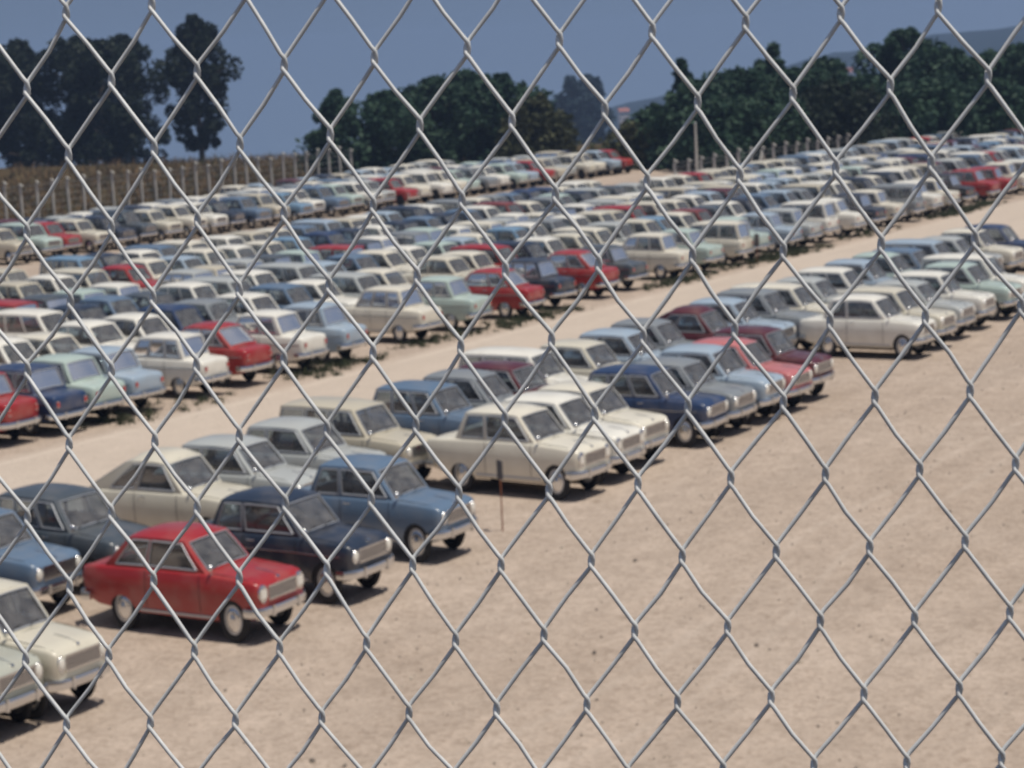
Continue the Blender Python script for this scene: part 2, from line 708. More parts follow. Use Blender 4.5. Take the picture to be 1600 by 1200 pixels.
def wheel_meshes():
    n = 24
    ty = MB()
    prof = [(.05, .20), (.075, .235), (.08, .275), (.065, .305), (.03, WR), (-.03, WR), (-.065, .305), (-.08, .275), (-.075, .235), (-.05, .20)]
    ty.rings([[V((r * math.cos(2 * PI * k / n), y, r * math.sin(2 * PI * k / n))) for k in range(n)] for y, r in prof], cap=False)
    tyre = ty.mesh('tyre', [RUBBER], 50, K)
    ri = MB()
    prof = [(.055, .215), (.035, .20), (.03, .17), (.045, .13), (.045, .02), (-.04, .02), (-.04, .21)]
    ri.rings([[V((r * math.cos(2 * PI * k / n), y, r * math.sin(2 * PI * k / n))) for k in range(n)] for y, r in prof])
    rim = ri.mesh('wheel', [RIM], 50, K)
    hc = MB()
    prof = [(.04, .175), (.06, .165), (.075, .11), (.072, .07), (.095, .05), (.10, .01)]
    hc.rings([[V((r * math.cos(2 * PI * k / n), y, r * math.sin(2 * PI * k / n))) for k in range(n)] for y, r in prof])
    cap = hc.mesh('hubcap', [CHROME], 50, K)
    return rim, tyre, cap


def seat_mesh(S):
    mb = MB()
    for x0, zt in ((-.02, 1.0), (-.88, .98)):
        for y in ((-.33, .33) if x0 > -.5 else (0,)):
            w = .52 if x0 > -.5 else 1.2
            rot = Matrix.Rotation(math.radians(-14), 3, 'Y')
            mb.box((x0 - .22, y, .80), (.13, w, .42), 0, rot)
            mb.box((x0 + .03, y, .60), (.46, w, .13), 0)
    mb.box((S['xf'] - .20, 0, .83), (.26, 1.26, .12), 1)
    rr = .18
    mb.tube([V((S['xf'] - .42 + .07 * math.sin(a), .34 + rr * math.cos(a), .92 + rr * .9 * math.sin(a))) for a in [2 * PI * k / 12 for k in range(13)]], .012, 5, 1)
    return mb.mesh('seat', [SEAT, INTER], None, K)


def sticker_mesh(S, s0, s1, t0, t1, mat, tilt=0.0):
    mb = MB()
    ring = []
    for q in range(12):
        a = 2 * PI * q / 12
        c, d = math.cos(a), math.sin(a)
        c, d = abs(c) ** .45 * (1 if c > 0 else -1), abs(d) ** .45 * (1 if d > 0 else -1)
        c, d = c + tilt * d, d
        ring.append(scr(S, lerp(s0, s1, .5 + .5 * c), lerp(t0, t1, .5 + .5 * d), True) - V((.035, 0, .022)))
    mb.add(ring, [tuple(range(12))])
    return mb.mesh('windscreen_sticker', [mat], None, K)


RIMM, TYRE, HUB = wheel_meshes()
CARS[0] = True
SHARED = dict(fb=bumper_mesh(True), rb=bumper_mesh(False), hlL=headlight_mesh(.56), hlR=headlight_mesh(-.56),
              hqL=headlight_mesh(.56, 'sq'), hqR=headlight_mesh(-.56, 'sq'), gr=grille_mesh(), gn=grille_mesh(.40),
              tlL=tail_mesh(.56), tlR=tail_mesh(-.56), stL=strip_mesh(1), stR=strip_mesh(-1), mi=mirror_mesh(), em=emblem_mesh(), siL=sill_mesh(1), siR=sill_mesh(-1))
KIT = {}


def kit(st):
    if st in KIT:
        return KIT[st]
    S = STY[st]
    k = dict(body=car_body_mesh(st), trim=trim_mesh(S), seat=seat_mesh(S))
    k['wind'] = pane_screen(S, True).mesh('windscreen', [GLASS], 180, K)
    k['rear'] = pane_screen(S, False).mesh('rear_window', [GLASS], 180, K)
    k['side'] = [[pane_side(S, w, sd).mesh('side_window', [GLASS], 180, K) for w in S['pill']] for sd in (-1, 1)]
    k['sideall'] = []
    for sd in (-1, 1):
        mb = MB()
        for w in S['pill']:
            p = pane_side(S, w, sd)
            mb.add(p.v, p.f)
        k['sideall'].append(mb.mesh('side_window', [GLASS], 180, K))
    hx = lerp(S['xr'], S['xf'], S['pill'][-1][0] + .06)
    k['handle'] = [handle_mesh(hx, sd) for sd in (-1, 1)]
    k['stick'] = [sticker_mesh(S, .22, .38, .20, .55, PAPER, .25), sticker_mesh(S, .16, .29, .12, .46, PAPER, -.2), sticker_mesh(S, .26, .40, .30, .55, PAPERW, .5),
                  sticker_mesh(S, .60, .76, .18, .48, PAPER, .3), sticker_mesh(S, .20, .33, .48, .80, PAPER, -.3)]
    k['stick2'] = sticker_mesh(S, .60, .72, .70, .86, PAPERW)
    KIT[st] = k
    return k


PROTO = {}


def car_proto(st, tier, head='round', strip=False):
    """one car with its parts; copies are made from it in the loops below"""
    key = (st, tier, head, strip)
    if key in PROTO:
        return PROTO[key]
    k = kit(st)
    root = empty('parked_car')
    link('body', k['body'], root)
    link('windscreen', k['wind'], root)
    link('rear_window', k['rear'], root)
    if tier == 1:
        for sd in (0, 1):
            for me in k['side'][sd]:
                link('side_window', me, root)
            link('door_handle', k['handle'][sd], root)
            link('headlight', SHARED[('hl' if head == 'round' else 'hq') + ('R' if sd == 0 else 'L')], root)
            link('tail_light', SHARED['tl' + ('R' if sd == 0 else 'L')], root)
            if strip:
                link('side_strip', SHARED['stR' if sd == 0 else 'stL'], root)
        link('grille', SHARED['gr' if head == 'round' else 'gn'], root)
        link('wing_mirror', SHARED['mi'], root)
        link('bonnet_emblem', SHARED['em'], root)
        for q in (.16, .52):
            link('wiper', wiper_mesh(STY[st], q), root)
        for q in ('siL', 'siR'):
            link('sill_trim', SHARED[q], root)
        link('window_trim', k['trim'], root)
        link('seat', k['seat'], root)
    else:
        for sd in (0, 1):
            link('side_window', k['sideall'][sd], root)
        link('seat', k['seat'], root)
        link('grille', SHARED['gr'], root)
    link('front_bumper', SHARED['fb'], root)
    link('rear_bumper', SHARED['rb'], root)
    for ax in (FA, RA):
        for sd in (-1, 1):
            w = link('wheel', RIMM if tier == 1 else TYRE, root)
            w.location = (stretch(ax), sd * .66, WR * K)
            w.rotation_euler = (0, 0, 0 if sd == 1 else PI)
            if tier == 1:
                link('tyre', TYRE, w)
            link('hubcap', HUB, w)
    PROTO[key] = [root, False]
    return PROTO[key]


def copy_tree(o, parent=None):
    c = o.copy()
    col.objects.link(c)
    c.parent = parent
    for ch in o.children:
        copy_tree(ch, c)
    return c


def place_car(st, tier, colour, u, v, flip=False, jit=0.0, head='round', strip=False, scale=1.0, paper=0, size=(1, 1, 1)):
    """u, v is the middle of the car; it faces the open gravel unless flipped"""
    pr = car_proto(st, tier, head, strip)
    if not pr[1]:
        root, pr[1] = pr[0], True
    else:
        root = copy_tree(pr[0])
    root.location = uv(u, v)
    root.rotation_euler = (0, 0, YAW + jit + (PI if flip else 0))
    root.scale = (scale * size[0], scale * size[1], scale * size[2])
    if paper is not None:
        link('windscreen_sticker', kit(st)['stick'][paper], root)
    for ch in root.children:
        if ch.name.split('.')[0] == 'body':
            ch.material_slots[0].link = 'OBJECT'
            ch.material_slots[0].material = PAINT[colour]
    return root


# ------------------------------------------------------------------ the parked cars
rnd = random.Random(11)
KINDW = {'saloon': 'saloon', 'saloon2': 'saloon', 'coupe': 'coupe', 'estate': 'estate', 'fastback': 'fastback'}
SPEC = []      # every car: dict(st, colour, u, v, flip, jit, label, block, row)


def spec(st, colour, u, v, flip, block, row, label=None, jit=None, strip=False, head='round', scale=1.0):
    SPEC.append(dict(st=st, colour=colour, u=u, v=v, flip=flip, block=block, row=row, label=label, strip=strip, head=head, scale=scale,
                     jit=rnd.uniform(-.045, .045) if jit is None else jit,
                     size=(rnd.uniform(.97, 1.03), rnd.uniform(.98, 1.02), rnd.uniform(.965, 1.04)), paper=rnd.choice([0, 0, 1, 1, 2, 3, 4, None]) if row > 1 else rnd.choice([0, 1, 4])))


# right-hand block, front row: bonnets to the open gravel
V1 = 24.5 + 2.12
B1 = 'the near right block'
for (u, vf, st, c, label, head, strip) in [
    (23.12, 24.35, 'saloon2', 'stone grey', 'stone grey saloon half cut off at the lower left corner, nearest of all the cars', 'round', True),
    (24.50, 24.25, 'saloon2', 'ivory', 'pale ivory saloon parked between the stone grey saloon and the red coupe', 'round', True),
    (29.48, 24.0, 'coupe', 'red', 'bright red coupe with silver wheels standing alone in the front row', 'sq', False),
    (32.4, 24.1, 'saloon', 'navy', 'navy saloon in the front row between the red coupe and a steel blue saloon', 'round', True),
    (35.85, 24.3, 'saloon', 'steel blue', 'steel blue saloon at the front beside the gap with the small sign', 'round', False),
    (42.25, 24.7, 'saloon', 'cream', 'cream saloon right behind the small sign on its rusty stake', 'sq', False),
    (44.1, 24.8, 'saloon', 'white', 'white saloon squeezed between the cream one by the sign and another cream one', 'sq', False),
    (46.0, 25.0, 'saloon', 'cream', 'cream saloon in the front row next to a dark blue saloon', 'round', False),
    (48.9, 24.9, 'saloon2', 'dark blue', 'dark blue saloon in the front row between a cream and a grey saloon', 'round', True),
    (50.65, 24.8, 'saloon', 'grey', 'grey saloon in the front row next to the dark blue saloon', 'round', False),
    (52.4, 24.8, 'saloon', 'pale blue', 'pale blue saloon in the front row next to the glare-pinked red saloon', 'round', False),
    (54.25, 24.85, 'saloon', 'glare red', 'glare-pinked red saloon between the pale blue and the maroon saloon in front', 'round', True),
    (56.2, 24.95, 'saloon2', 'maroon', 'maroon saloon in the front row just before the wide gap', 'round', True),
    (64.6, 25.0, 'saloon', 'white', 'white saloon showing its whole near side and wheel after the gap', 'round', False),
    (66.6, 25.1, 'saloon2', 'ivory', 'ivory saloon in the front row behind the white one with its wheel showing', 'round', False),
    (69.0, 25.3, 'saloon', 'silver grey', 'silver grey saloon in the front row towards the right edge', 'round', True),
    (71.4, 25.4, 'saloon2', 'white', 'white saloon in the front row next to a silver grey one', 'round', False),
    (74.2, 25.4, 'saloon', 'mint', 'mint saloon in the front row at the right edge', 'round', True),
    (76.4, 25.5, 'estate', 'white', 'white estate at the far right end of the front row', 'round', False),
]:
    spec(st, c, u, vf + 2.1, False, B1, 1, label, strip=strip, head=head)
    if u < 26:
        SPEC[-1]['size'] = (1, .86, 1)
        SPEC[-1]['jit'] = 0
# right-hand block, second row, nose to tail behind the first
V2 = 29.15 + 2.12
for (u, st, c, label, dv) in [
    (26.8, 'saloon', 'grey', 'grey saloon at the left end of the second row, behind the ivory saloon', 0),
    (29.0, 'saloon', 'steel blue', 'steel blue saloon at the left edge behind the ivory saloon', 0),
    (31.2, 'saloon2', 'dark grey', 'dark grey saloon behind the red coupe, its windscreen catching the light', -.2),
    (34.8, 'fastback', 'ivory', 'long ivory fastback with a dark rear wheel behind the navy saloon', -.1),
    (37.1, 'saloon', 'silver grey', 'silver grey saloon beside the long ivory fastback in the second row', 0),
    (39.6, 'saloon', 'silver grey', 'silver grey saloon beside the beige estate in the second row', .1),
    (41.9, 'estate', 'beige', 'beige estate with three side windows behind the cream saloon by the sign', .1),
    (45.0, 'saloon2', 'steel blue', 'steel blue saloon in the second row beside the beige estate', 0),
    (47.0, 'saloon', 'grey', 'grey saloon in the second row between the steel blue and the maroon saloon', 0),
    (48.9, 'saloon2', 'maroon', 'maroon saloon in the second row behind the cream saloons', 0),
    (50.8, 'estate', 'white', 'white estate with a long bright roof beside the maroon saloon', .5),
    (53.0, 'saloon', 'ivory', 'ivory saloon in the second row behind the dark blue saloon', 0),
    (55.4, 'saloon', 'pale blue', 'pale blue saloon in the second row beside the ivory saloon', 0),
    (57.6, 'saloon', 'grey', 'grey saloon in the second row beside the small maroon fastback', .2),
    (60.3, 'fastback', 'maroon', 'small maroon fastback with a rounded back in the second row', -.1),
    (62.6, 'saloon', 'pale blue', 'pale blue saloon beside the maroon fastback in the second row', 0),
    (64.9, 'saloon2', 'grey', 'grey saloon in the second row behind the white one with its wheel showing', 0),
    (67.3, 'estate', 'cream', 'cream estate in the second row behind the ivory saloon', 0),
    (69.6, 'saloon', 'silver grey', 'silver grey saloon in the second row beside the cream estate', .2),
    (72.2, 'saloon2', 'white', 'white saloon in the second row towards the right edge', .3),
    (74.6, 'saloon', 'pale blue', 'pale blue saloon in the second row between a white and a mint saloon', .4),
    (76.9, 'saloon', 'mint', 'mint saloon in the second row between a pale blue and a steel blue saloon', .3),
    (79.4, 'saloon2', 'steel blue', 'steel blue saloon in the second row next to the only mint saloon of that row', .4),
    (81.9, 'estate', 'pale blue', 'pale blue estate in the second row near the right edge', .4),
    (84.2, 'saloon', 'silver grey', 'silver grey saloon in the second row close to the dark blue saloon', .4),
    (86.6, 'saloon', 'cream', 'cream saloon in the second row beside the dark blue saloon', .3),
    (89.6, 'saloon2', 'dark blue', 'dark blue saloon at the far right end of the second row', .3),
]:
    spec(st, c, u, V2 + dv, False, B1, 2, label)

# middle block, front row: boots to the aisle
VM = 44.0
MID = 'the packed middle block'
front_mid = [(42.9, 'saloon', 'red'), (44.75, 'saloon2', 'dark blue'), (46.6, 'saloon', 'mint'), (48.5, 'saloon', 'pale blue'),
             (51.5, 'saloon2', 'white'), (53.85, 'coupe', 'red'), (56.7, 'saloon', 'white'), (59.0, 'saloon2', 'pale blue'), (64.1, 'saloon2', 'cream'),
             (67.3, 'saloon', 'mint'), (70.9, 'coupe', 'red'), (74.0, 'saloon2', 'navy'), (77.4, 'coupe', 'red'), (80.3, 'saloon', 'dark grey'),
             (84.4, 'saloon2', 'cream'), (87.4, 'saloon', 'mint'), (90.3, 'estate', 'cream'), (92.7, 'saloon', 'mint'), (96.2, 'saloon', 'pale blue'),
             (98.4, 'saloon2', 'silver grey'), (101.0, 'estate', 'white'), (103.9, 'saloon', 'white'), (107.2, 'saloon2', 'navy'), (109.8, 'saloon', 'cream'),
             (112.5, 'estate', 'grey'), (115.6, 'saloon', 'white'), (118.5, 'saloon2', 'cream'), (121.4, 'saloon', 'black'), (125.6, 'saloon', 'red'),
             (128.5, 'saloon2', 'red'), (131.4, 'saloon', 'cream'), (134.0, 'estate', 'white')]
for u, st, c in front_mid:
    spec(st, c, u, VM + 2.3 + rnd.uniform(-.15, .2), True, MID, 1, strip=True)
POOL = (['cream'] * 12 + ['white'] * 17 + ['ivory'] * 5 + ['pale blue'] * 6 + ['steel blue'] * 4 + ['grey'] * 4 + ['silver grey'] * 8 +
        ['mint'] * 3 + ['navy'] * 4 + ['dark blue'] * 3 + ['red'] * 4 + ['maroon'] * 2 + ['sky blue'] * 2 + ['beige'] * 4 + ['dark grey'] * 2 + ['brown red'])
STP = ['saloon'] * 5 + ['saloon2'] * 4 + ['estate'] * 2 + ['coupe'] * 1


def in_view(u, v, mx=45, top=1.9):
    x, y, z = project(uv(u, v, 1.0))
    return -mx < x < 1600 + mx and y < 1260


seen_triples = {}


def fill_row(block, row, v, u0, u1, flip):
    u = u0 + rnd.uniform(0, .8)
    prev = [('', ''), ('', '')]
    while u < u1:
        if in_view(u, v, 30):
            for _ in range(40):
                c, st = rnd.choice(POOL), rnd.choice(STP)
                key = (block, row, prev[0], prev[1], (c, KINDW[st]))
                key2 = (block, row, prev[1], (c, KINDW[st]))
                if c == prev[1][0] and rnd.random() < .8:
                    continue
                if key not in seen_triples:
                    break
            seen_triples[key] = 1
            prev = [prev[1], (c, KINDW[st])]
            spec(st, c, u, v + rnd.uniform(-.36, .36), flip, block, row)
        u += rnd.choice([1.95, 2.05, 2.1, 2.2, 2.3]) + (2.2 if rnd.random() < .04 else 0)


for r in range(2, 7):
    v = VM + 2.2 + (r - 1) * 4.66
    fill_row(MID, r, v, 40, 262 if r < 6 else 122, r % 3 == 1)
FARB = 'the far left block'
for r in range(1, 4):
    fill_row(FARB, r, 87.3 + 2.12 + (r - 1) * 4.6, (78, 78, 119)[r - 1], (157, 158, 147)[r - 1], r == 2)

# what each one is called
ORD = ['', 'first', 'second', 'third', 'fourth', 'fifth', 'sixth', 'seventh', 'eighth']
for key in {(s['block'], s['row']) for s in SPEC}:
    row = sorted([s for s in SPEC if (s['block'], s['row']) == key], key=lambda s: s['u'])
    for i, s in enumerate(row):
        s['nm'] = s['colour'] + ' ' + KINDW[s['st']]
    for i, s in enumerate(row):
        if s['label']:
            continue
        where = '%s row of %s' % (ORD[s['row']], s['block'])
        if i == 0:
            s['label'] = '%s, leftmost in the %s' % (s['nm'], where)
        elif i == len(row) - 1:
            s['label'] = '%s, rightmost in the %s' % (s['nm'], where)
        else:
            where = where.replace('the packed ', '').replace('the far ', 'far ')
            s['label'] = '%s, %s, between %s and %s' % (s['nm'], where, row[i - 1]['nm'], row[i + 1]['nm'])
            if len(s['label'].split()) > 16:
                s['label'] = '%s, %s, between %s and %s ones' % (s['nm'], where, row[i - 1]['colour'], row[i + 1]['colour'])
_all = [s['label'] for s in SPEC]
print('repeated labels', len(_all) - len(set(_all)), [l for l in set(_all) if _all.count(l) > 1])

GROUPS = {B1: 'cars parked in the near right block', MID: 'cars packed in the middle block', FARB: 'cars parked in the far left block'}
NEAR = [s for s in SPEC if s['block'] == B1 or (s['block'] == MID and s['row'] == 1)]
REST = [s for s in SPEC if s not in NEAR]
REST.sort(key=lambda s: project(uv(s['u'], s['v']))[2])
N_IND = 298
MIDC, FAR = REST[:N_IND - len(NEAR)], REST[N_IND - len(NEAR):]
for s, tier in [(s, 1) for s in NEAR] + [(s, 2) for s in MIDC]:
    o = place_car(s['st'], tier, s['colour'], s['u'], s['v'], s['flip'], s['jit'], s['head'], s['strip'] and tier == 1, s['scale'], s['paper'], s['size'])
    tag(o, s['label'], 'car', GROUPS[s['block']])
    if s['label'].startswith('bright red'):
        link('windscreen_sticker', kit('coupe')['stick2'], o)


# the rest, far down the lot, as one object
def far_cars():
    bases = {}
    for st in ('saloon', 'saloon2', 'estate', 'coupe'):
        S = STY[st]
        mb = build_body(st, True)
        add_cabin(mb, S)
        for sd in (-1, 1):
            for w in S['pill']:
                p = pane_side(S, w, sd)
                mb.add(p.v, p.f, 3)
        for f in (True, False):
            p = pane_screen(S, f)
            mb.add(p.v, p.f, 3)
        for ax in (FA, RA):
            for sd in (-1, 1):
                n = 10
                mb.rings([[V((ax + WR * math.cos(2 * PI * k / n), sd * y, WR + WR * math.sin(2 * PI * k / n))) for k in range(n)] for y in (.6, .80)], 2)
        for sg in (-1, 1):
            mb.box((sg * 2.13, 0, .43), (.08, 1.6, .12), 4)
        for sd in (-1, 1):
            disc(mb, (2.08, sd * .56, .635), .09, .05, 8, 4)
        bases[st] = mb
    names = sorted({s['colour'] for s in FAR})
    mats = [PAINT[n] for n in names] + [INTER, DARK, GLASS, CHROME]
    N = len(names)
    vs, fs, ms = [], [], []
    for s in FAR:
        b = bases[s['st']]
        a = YAW + s['jit'] + (PI if s['flip'] else 0)
        ca, sa = math.cos(a), math.sin(a)
        p0 = uv(s['u'], s['v'])
        n = len(vs)
        vs += [(p0.x + stretch(x) * ca - y * sa, p0.y + stretch(x) * sa + y * ca, z * K * s['size'][2]) for x, y, z in b.v]
        ci = names.index(s['colour'])
        for f, m_ in zip(b.f, b.m):
            fs.append([i + n for i in f])
            ms.append(ci if m_ == 0 else N + m_ - 1)
    mb = MB()
    mb.v, mb.f, mb.m = vs, fs, ms
    o = link('distant_parked_cars', mb.mesh('distant_parked_cars', mats, 42))
    tag(o, 'mass of pale and blue parked cars filling the far rows before the trees', 'cars', kind='stuff')


if FAR:
    far_cars()
CARS[0] = False
print('cars', len(SPEC), 'near', len(NEAR), 'mid', len(MIDC), 'far', len(FAR))

# ------------------------------------------------------------------ ground
def crest(X):
    return interp(X, [(-900, 420), (-140, 272), (-60, 252), (-30, 241), (0, 235), (30, 242), (54, 260), (70, 282), (110, 335), (900, 700)])


def height(X, Y):
    # bank that carries the near fence; level lot; falls away behind the crest
    if Y < 20:
        t = clamp((20 - Y) / 17.5, 0, 1)
        z = 8.3 * t
    else:
        z = 0
    d = Y - crest(X)
    if d > 0:
        z -= min(80, .085 * d) * clamp(d / 12, 0, 1)
    return z


def ground_mesh():
    xs = [-1500, -900, -600, -400, -300, -220, -160, -120] + list(range(-100, 140, 5)) + [140, 180, 240, 320, 420, 600, 900, 1500]
    ys = [-40, -20, -8, -2, 0, 1, 2, 2.5, 4, 6, 9, 12, 16, 20, 24, 30, 40, 55, 70, 90, 110, 130, 150, 170, 185] + list(range(195, 345, 4)) + [360, 400, 460, 560, 700, 900, 1200, 1600, 2200]
    mb = MB()
    mb.grid(lambda i, j: V((xs[i], ys[j], height(xs[i], ys[j]))), len(xs), len(ys))
    return mb


def ground_mat():
    m, nt, N, L, P = nodes('gravel_and_field')
    P.inputs['Roughness'].default_value = 0.95
    P.inputs['Specular IOR Level'].default_value = 0.1
    geo = N.new('ShaderNodeNewGeometry')

    def noise(scale, detail=4, rough=.6, vec=None):
        n = N.new('ShaderNodeTexNoise')
        n.inputs['Scale'].default_value = scale
        n.inputs['Detail'].default_value = detail
        n.inputs['Roughness'].default_value = rough
        L.new(vec or geo.outputs['Position'], n.inputs['Vector'])
        return n.outputs['Fac']

    def ramp(src, stops):
        r = N.new('ShaderNodeValToRGB')
        e = r.color_ramp.elements
        while len(e) < len(stops):
            e.new(.5)
        for k, (p, c) in enumerate(stops):
            e[k].position = p
            e[k].color = c if len(c) == 4 else (*c, 1)
        L.new(src, r.inputs[0])
        return r.outputs['Color']

    def mix(f, a, b, mode='MIX'):
        x = N.new('ShaderNodeMix')
        x.data_type = 'RGBA'
        x.blend_type = mode
        for s, k in ((f, 0), (a, 6), (b, 7)):
            if isinstance(s, (int, float)):
                x.inputs[k].default_value = s
            elif isinstance(s, tuple):
                x.inputs[k].default_value = s
            else:
                L.new(s, x.inputs[k])
        return x.outputs[2]

    def math_(op, a, b=None, clampit=False):
        x = N.new('ShaderNodeMath')
        x.operation = op
        x.use_clamp = clampit
        for k, s in enumerate((a, b)):
            if s is None:
                continue
            if isinstance(s, (int, float)):
                x.inputs[k].default_value = s
            else:
                L.new(s, x.inputs[k])
        return x.outputs[0]
    dot = N.new('ShaderNodeVectorMath')
    dot.operation = 'DOT_PRODUCT'
    L.new(geo.outputs['Position'], dot.inputs[0])
    dot.inputs[1].default_value = tuple(-A_)
    v = dot.outputs['Value']
    du = N.new('ShaderNodeVectorMath')
    du.operation = 'DOT_PRODUCT'
    L.new(geo.outputs['Position'], du.inputs[0])
    du.inputs[1].default_value = tuple(R_)
    u = du.outputs['Value']
    # gravel: broad tone, worn streaks along the lanes, stones
    broad = ramp(noise(.16, 3), [(.3, GR_LO), (.72, GR_HI)])
    st = N.new('ShaderNodeCombineXYZ')
    L.new(math_('MULTIPLY', u, .10), st.inputs[0])
    L.new(math_('MULTIPLY', v, .9), st.inputs[1])
    streak = ramp(noise(1.0, 3, .55, st.outputs[0]), [(.35, (.93, .925, .92)), (.65, (1.04, 1.035, 1.03))])
    c = mix(1.0, broad, streak, 'MULTIPLY')
    patch = ramp(noise(1.3, 5, .65), [(.3, (.86, .84, .82)), (.7, (1.08, 1.07, 1.06))])
    c = mix(1.0, c, patch, 'MULTIPLY')
    vor = N.new('ShaderNodeTexVoronoi')
    vor.inputs['Scale'].default_value = 9.0
    L.new(geo.outputs['Position'], vor.inputs['Vector'])
    stone = ramp(vor.outputs['Color'], [(.1, (.80, .78, .76)), (.5, (1, 1, 1)), (.9, (1.08, 1.07, 1.06))])
    c = mix(.75, c, stone, 'MULTIPLY')
    fine = ramp(noise(14, 3, .7), [(.32, (.76, .73, .70)), (.5, (1, 1, 1)), (.7, (1.07, 1.07, 1.06))])
    c = mix(.8, c, fine, 'MULTIPLY')
    spots = ramp(noise(5.5, 2, .5), [(.25, (.80, .77, .74)), (.34, (1, 1, 1))])
    c = mix(.8, c, spots, 'MULTIPLY')
    # faint wheel tracks left by cars driven along the lane, and dark drips
    wobu = math_('MULTIPLY', math_('SUBTRACT', noise(.045, 1), .5), 9.0)
    for k, v0 in enumerate((21.6, 20.2, 17.9, 16.5, 13.2, 11.8, 36.2, 37.6, 39.4, 40.8)):
        d = math_('ABSOLUTE', math_('SUBTRACT', math_('ADD', v, wobu), v0))
        t = math_('MULTIPLY', math_('SUBTRACT', .17, d, True), 4.0, True)
        t = math_('MULTIPLY', t, math_('GREATER_THAN', noise(.25 + .03 * k, 3), .40))
        c = mix(math_('MULTIPLY', t, .24), c, (.36, .29, .235, 1) if k % 4 < 2 else (.66, .57, .49, 1))
    drip = ramp(noise(.9, 3, .6), [(.24, (.66, .62, .58)), (.33, (1, 1, 1))])
    c = mix(.8, c, drip, 'MULTIPLY')
    # paler wheel-worn aisle between the blocks, with a pale edge line
    aisle = math_('MULTIPLY', math_('SUBTRACT', v, 33.5, True), math_('SUBTRACT', 43.5, v, True))
    c = mix(math_('MULTIPLY', aisle, .55), c, (*AISLE, 1))
    edge = math_('SUBTRACT', 1.0, math_('MULTIPLY', math_('ABSOLUTE', math_('SUBTRACT', v, 42.55)), 5.0), True)
    edge = math_('MULTIPLY', edge, math_('GREATER_THAN', noise(.7, 2), .42))
    c = mix(math_('MULTIPLY', edge, .5), c, (.62, .54, .46, 1))
    # field behind the perimeter fence: dry grass and weeds
    gcol = ramp(noise(.35, 5, .7), [(.25, (.032, .034, .016)), (.5, (.085, .062, .030)), (.75, (.20, .125, .06))])
    gfine = ramp(noise(6, 4, .7), [(.3, (.5, .5, .5)), (.7, (1.2, 1.2, 1.2))])
    gcol = mix(1.0, gcol, gfine, 'MULTIPLY')
    wob = math_('MULTIPLY', math_('SUBTRACT', noise(.4, 3), .5), 3.0)
    vv = math_('ADD', v, wob)
    left = math_('MULTIPLY', math_('GREATER_THAN', vv, 109.5), math_('LESS_THAN', u, 188.5))
    rightm = math_('MULTIPLY', math_('GREATER_THAN', vv, 70.8), math_('GREATER_THAN', u, 166.0))
    bank = math_('LESS_THAN', math_('ADD', N_sepY(N, L, geo), wob), 22.0)
    fm = math_('ADD', math_('ADD', left, rightm), bank, True)
    c = mix(fm, c, gcol)
    L.new(c, P.inputs['Base Color'])
    bp = N.new('ShaderNodeBump')
    bp.inputs['Strength'].default_value = .55
    bp.inputs['Distance'].default_value = .04
    h = math_('ADD', math_('MULTIPLY', noise(9, 4, .7), .8), math_('MULTIPLY', vor.outputs['Distance'], .6))
    L.new(h, bp.inputs['Height'])
    L.new(bp.outputs['Normal'], P.inputs['Normal'])
    return m


def N_sepY(N, L, geo):
    s = N.new('ShaderNodeSeparateXYZ')
    L.new(geo.outputs['Position'], s.inputs[0])
    return s.outputs[1]


GR_LO, GR_HI, AISLE = (.425, .350, .290), (.485, .408, .346), (.59, .51, .43)
tag(link('ground', ground_mesh().mesh('ground', [ground_mat()], 180)), kind='structure')

# distant hillside on the right, beyond the drop
def hill_mesh():
    mb = MB()
    nx, ny = 60, 12
    r2 = random.Random(5)
    bump = [r2.uniform(-1, 1) for _ in range(nx * ny)]

    def fn(i, j):
        X = lerp(-100, 1500, i / (nx - 1))
        t = j / (ny - 1)
        Y = lerp(1150, 2000, t)
        top = interp(X, [(-100, -110), (0, -84), (40, -58), (90, -40), (180, -22), (260, -6), (340, 7), (420, 15), (1500, 10)])
        prof = interp(t, [(0, 0), (.5, .85), (.7, 1.0), (1, .9)])
        return V((X, Y, lerp(-95, top, prof) + 2.6 * bump[j * nx + i] * (1 if 0 < j else 0)))
    mb.grid(fn, nx, ny)
    return mb


HILL = plain('wooded_hillside', (.016, .030, .040), .95, spec=.1, var=.6, scale=.035)  # blue of the distance haze put into the base colour
tag(link('hill', hill_mesh().mesh('hill', [HILL], 180)), kind='structure')

# ------------------------------------------------------------------ trees
def leaf_mat(name, a, b):
    m, nt, N, L, P = nodes(name)
    P.inputs['Roughness'].default_value = 0.65
    P.inputs['Specular IOR Level'].default_value = 0.25
    geo = N.new('ShaderNodeNewGeometry')
    nz = N.new('ShaderNodeTexNoise')
    nz.inputs['Scale'].default_value = .55
    nz.inputs['Detail'].default_value = 6
    L.new(geo.outputs['Position'], nz.inputs['Vector'])
    cr = N.new('ShaderNodeValToRGB')
    cr.color_ramp.elements[0].position = .32
    cr.color_ramp.elements[0].color = (*a, 1)
    cr.color_ramp.elements[1].position = .68
    cr.color_ramp.elements[1].color = (*b, 1)
    L.new(nz.outputs['Fac'], cr.inputs[0])
    L.new(cr.outputs[0], P.inputs['Base Color'])
    tl = N.new('ShaderNodeBsdfTranslucent')
    L.new(cr.outputs[0], tl.inputs[0])
    mx = N.new('ShaderNodeMixShader')
    mx.inputs[0].default_value = .22
    out = [n for n in N if n.type == 'OUTPUT_MATERIAL'][0]
    L.new(P.outputs[0], mx.inputs[1])
    L.new(tl.outputs[0], mx.inputs[2])
    L.new(mx.outputs[0], out.inputs[0])
    return m


